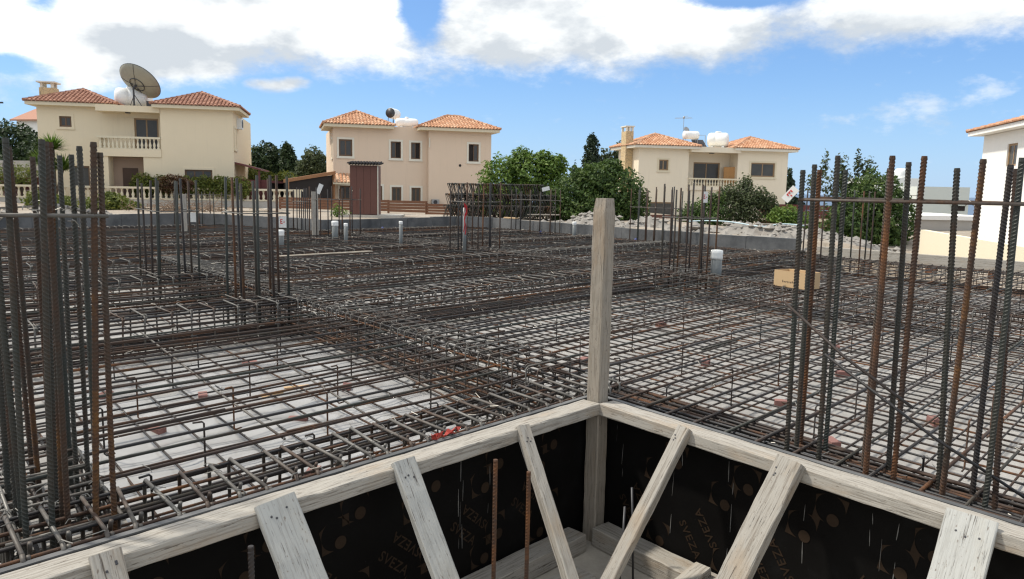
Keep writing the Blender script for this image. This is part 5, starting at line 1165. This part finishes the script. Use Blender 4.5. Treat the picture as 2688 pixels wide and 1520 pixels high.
tree('yellow_shrub', 'yellow green shrub behind the tall bars at the left edge', 'shrub', (-21.2, 34.5, 0), [(0, 0, .5, .9, .6, .5), (.9, 0, .4, .7, .5, .4)], 3200, .13, LYEL, 12, .04, shell=.7)
tree('hedge', 'clipped green and bronze hedge behind the balustrade of the dish house', 'hedge', (-19.4, 45.6, .2), [(-2.6, 0, 1.0, .8, .5, .75), (-1.5, .1, 1.05, .9, .5, .6), (-.3, 0, 1.0, .9, .5, .65), (.9, 0, 1.05, .8, .5, .6), (2.0, 0, 1.05, .9, .5, .65), (3.1, .1, 1.0, .7, .5, .65)], 11000, .14, LYEL, 13, .05, shell=.6)
tree('bronze_bush', 'bronze red bush in the middle of the hedge', 'shrub', (-19.9, 45.0, .2), [(0, 0, 1.15, 1.1, .4, .5)], 3000, .13, LRED, 14, .04)
tree('dark_tree', 'broad dark tree in the gap between dish house and pink house', 'tree', (-24.4, 76, 0), [(0, 0, 3.6, 1.9, 1.5, 1.8), (-.7, 0, 2.4, 2.0, 1.5, 1.8), (1.5, 0, 2.6, 1.4, 1.3, 1.6)], 8500, .34, LDEEP, 15, .16)
tree('dark_tree', 'narrow dark tree in the middle of the gap between dish house and pink house', 'tree', (-21.6, 74, 0), [(0, 0, 3.2, .95, .9, 1.4), (-.2, 0, 4.5, .6, .6, .9), (.7, 0, 2.2, 1.5, 1.2, 1.5), (2.2, 0, 1.8, 1.3, 1.2, 1.3)], 7000, .32, LDEEP, 16, .14)
tree('olive_tree', 'loose grey green tree close to the left wall of the pink house', 'tree', (-18.2, 70, 0), [(0, 0, 3.6, 1.05, 1.0, 1.3), (-.8, 0, 2.8, .8, .8, 1.1), (.8, 0, 3.0, .7, .8, 1.1), (-1.4, 0, 1.6, 1.0, 1.0, 1.1), (1.2, 0, 1.4, 1.2, 1.0, 1.1)], 6000, .27, LOLIVE, 17, .13, shell=.8)
bg_ = tree('flowering_bush', 'large yellowish bush with magenta blossom behind the maroon fence', 'bush', (-17.9, 55, 0), [(-2.2, 0, 1.6, 1.5, 1.0, 1.2), (-.6, 0, 1.5, 1.5, 1.0, 1.1), (1.0, 0, 1.3, 1.4, 1.0, 1.0), (2.3, 0, .9, 1.0, .9, .9), (-1.5, 0, 2.4, .8, .7, .6)], 11000, .2, LYEL, 18, .08, shell=.6)
leaves([(-2.55, -.5, 2.3, .22, .2, .16), (-1.1, -.6, 1.9, .1, .1, .1), (2.0, -.6, 1.5, .2, .1, .1)], 200, .11, 19).build('blossom', FLOW, bg_)
def yucca(label, base, h, n, L, seed):
    t = thing('yucca_plant', label, 'plant', base); r_ = np.random.default_rng(seed); mb = MB()
    for (cx, cz) in ((0, h), (-.55, h * .72), (.5, h * .62)):
        for i in range(n):
            d = r_.normal(size=3); d[2] = abs(d[2]) * .9 + .05; d /= np.linalg.norm(d); l = L * r_.uniform(.7, 1.1); s = np.cross(d, (0, 0, 1)); s = s / (np.linalg.norm(s) + 1e-6) * .035; c = np.array([cx, 0, cz])
            mb.add([c - s, c + s, c + d * l * .6 + s * .8 + (0, 0, -.04), c + d * l - (0, 0, .16), c + d * l * .6 - s * .8 + (0, 0, -.04)], [(0, 1, 2, 4), (4, 2, 3)])
    mb.build('crown', LBRIGHT, t); mb = MB(); mb.tube([(0, 0, -.2), (0, 0, h)], .1, 7); mb.tube([(0, 0, .3), (-.55, 0, h * .72)], .07, 6); mb.tube([(0, 0, .3), (.5, 0, h * .62)], .07, 6); mb.build('trunk', BARK, t, True)
yucca('spiky green yucca at the left corner of the dish house', (-25.3, 42.3, .2), 2.9, 330, 1.15, 20)
for i, (x, y, z, s, lab) in enumerate(((-38.8, 60, 0, 1.0, 'dark tree at the far left edge below the utility pole'), (-35.6, 58, 0, .80, 'dark green tree between the far left edge and the small white house'), (-32.6, 57, 0, .72, 'lower green tree left of the yucca'))):
    tree('edge_tree', lab, 'tree', (x, y, z), [(0, 0, 4.0 * s, 2.1 * s, 1.6, 1.7 * s), (-1.4, 0, 3.0 * s, 1.6 * s, 1.5, 1.5 * s), (1.3, 0, 2.8 * s, 1.5 * s, 1.5, 1.6 * s), (0, -.2, 1.4 * s, 2.4 * s, 1.6, 1.3 * s)], 8500, .34, LDEEP, 30 + i, .16)
tree('pale_bush', 'pale yellowish bush behind the bars at the left edge', 'bush', (-28.6, 44.6, .2), [(0, 0, 1.5, 1.0, .8, .6), (-1.2, 0, 1.3, .9, .8, .7)], 3000, .12, LYEL, 35, .06)
plain_wall('tan terrace wall behind the left bars', (-36, 49), (-27.6, 47.5), -.5, 2.6, 2.6, .2, CONCP)
slat_fence('dark red board fence at the far left behind the balustrade', [(-33, 45.2, .3), (-27.9, 45.0, .3)], 5, 1.25, MAROON)
tree('young_weed', 'small light green weed left of the shed base', 'plant', (-6.9, 29.9, 0), [(0, 0, .42, .28, .25, .36), (.3, 0, .3, .25, .2, .25)], 420, .09, LBRIGHT, 36, .02, shell=.8)
# dry brushwood: tangle of twigs
mb = MB(); r_ = np.random.default_rng(44)
for _ in range(420):
    c = np.array([r_.normal(0, .95), r_.normal(0, .35), abs(r_.normal(.08, .16))]); d = r_.normal(size=3) * (.35, .2, .16); mb.tube([c, c + d * .5 + r_.normal(0, .03, 3), c + d], .009, 4, True, [.012, .009, .004])
tag(mb.build('brushwood', TWIG, None, False, (-13.9, 32.0, .25)), 'tangle of dry brown brushwood below the balustrade', 'brushwood')
# far scrub that reads as one mass
lb = [(x, 96 + 6 * math.sin(x), .2, 3.0, 2.0, 1.1 + .5 * math.sin(x * 1.7)) for x in np.arange(-60, -2, 3.4)] + [(x, 104 + 5 * math.sin(x), -2.6, 3.2, 2.0, 1.5 + .4 * math.sin(x * 1.3)) for x in np.arange(2, 62, 3.6)]
tag(leaves(lb, 15000, .42, 50).build('distant_scrub', LOLIVE), 'far belt of scrub behind the houses', kind='stuff')
print('objects', len(bpy.data.objects), 'tris', sum(len(o.data.polygons) for o in bpy.data.objects if o.type == 'MESH'))
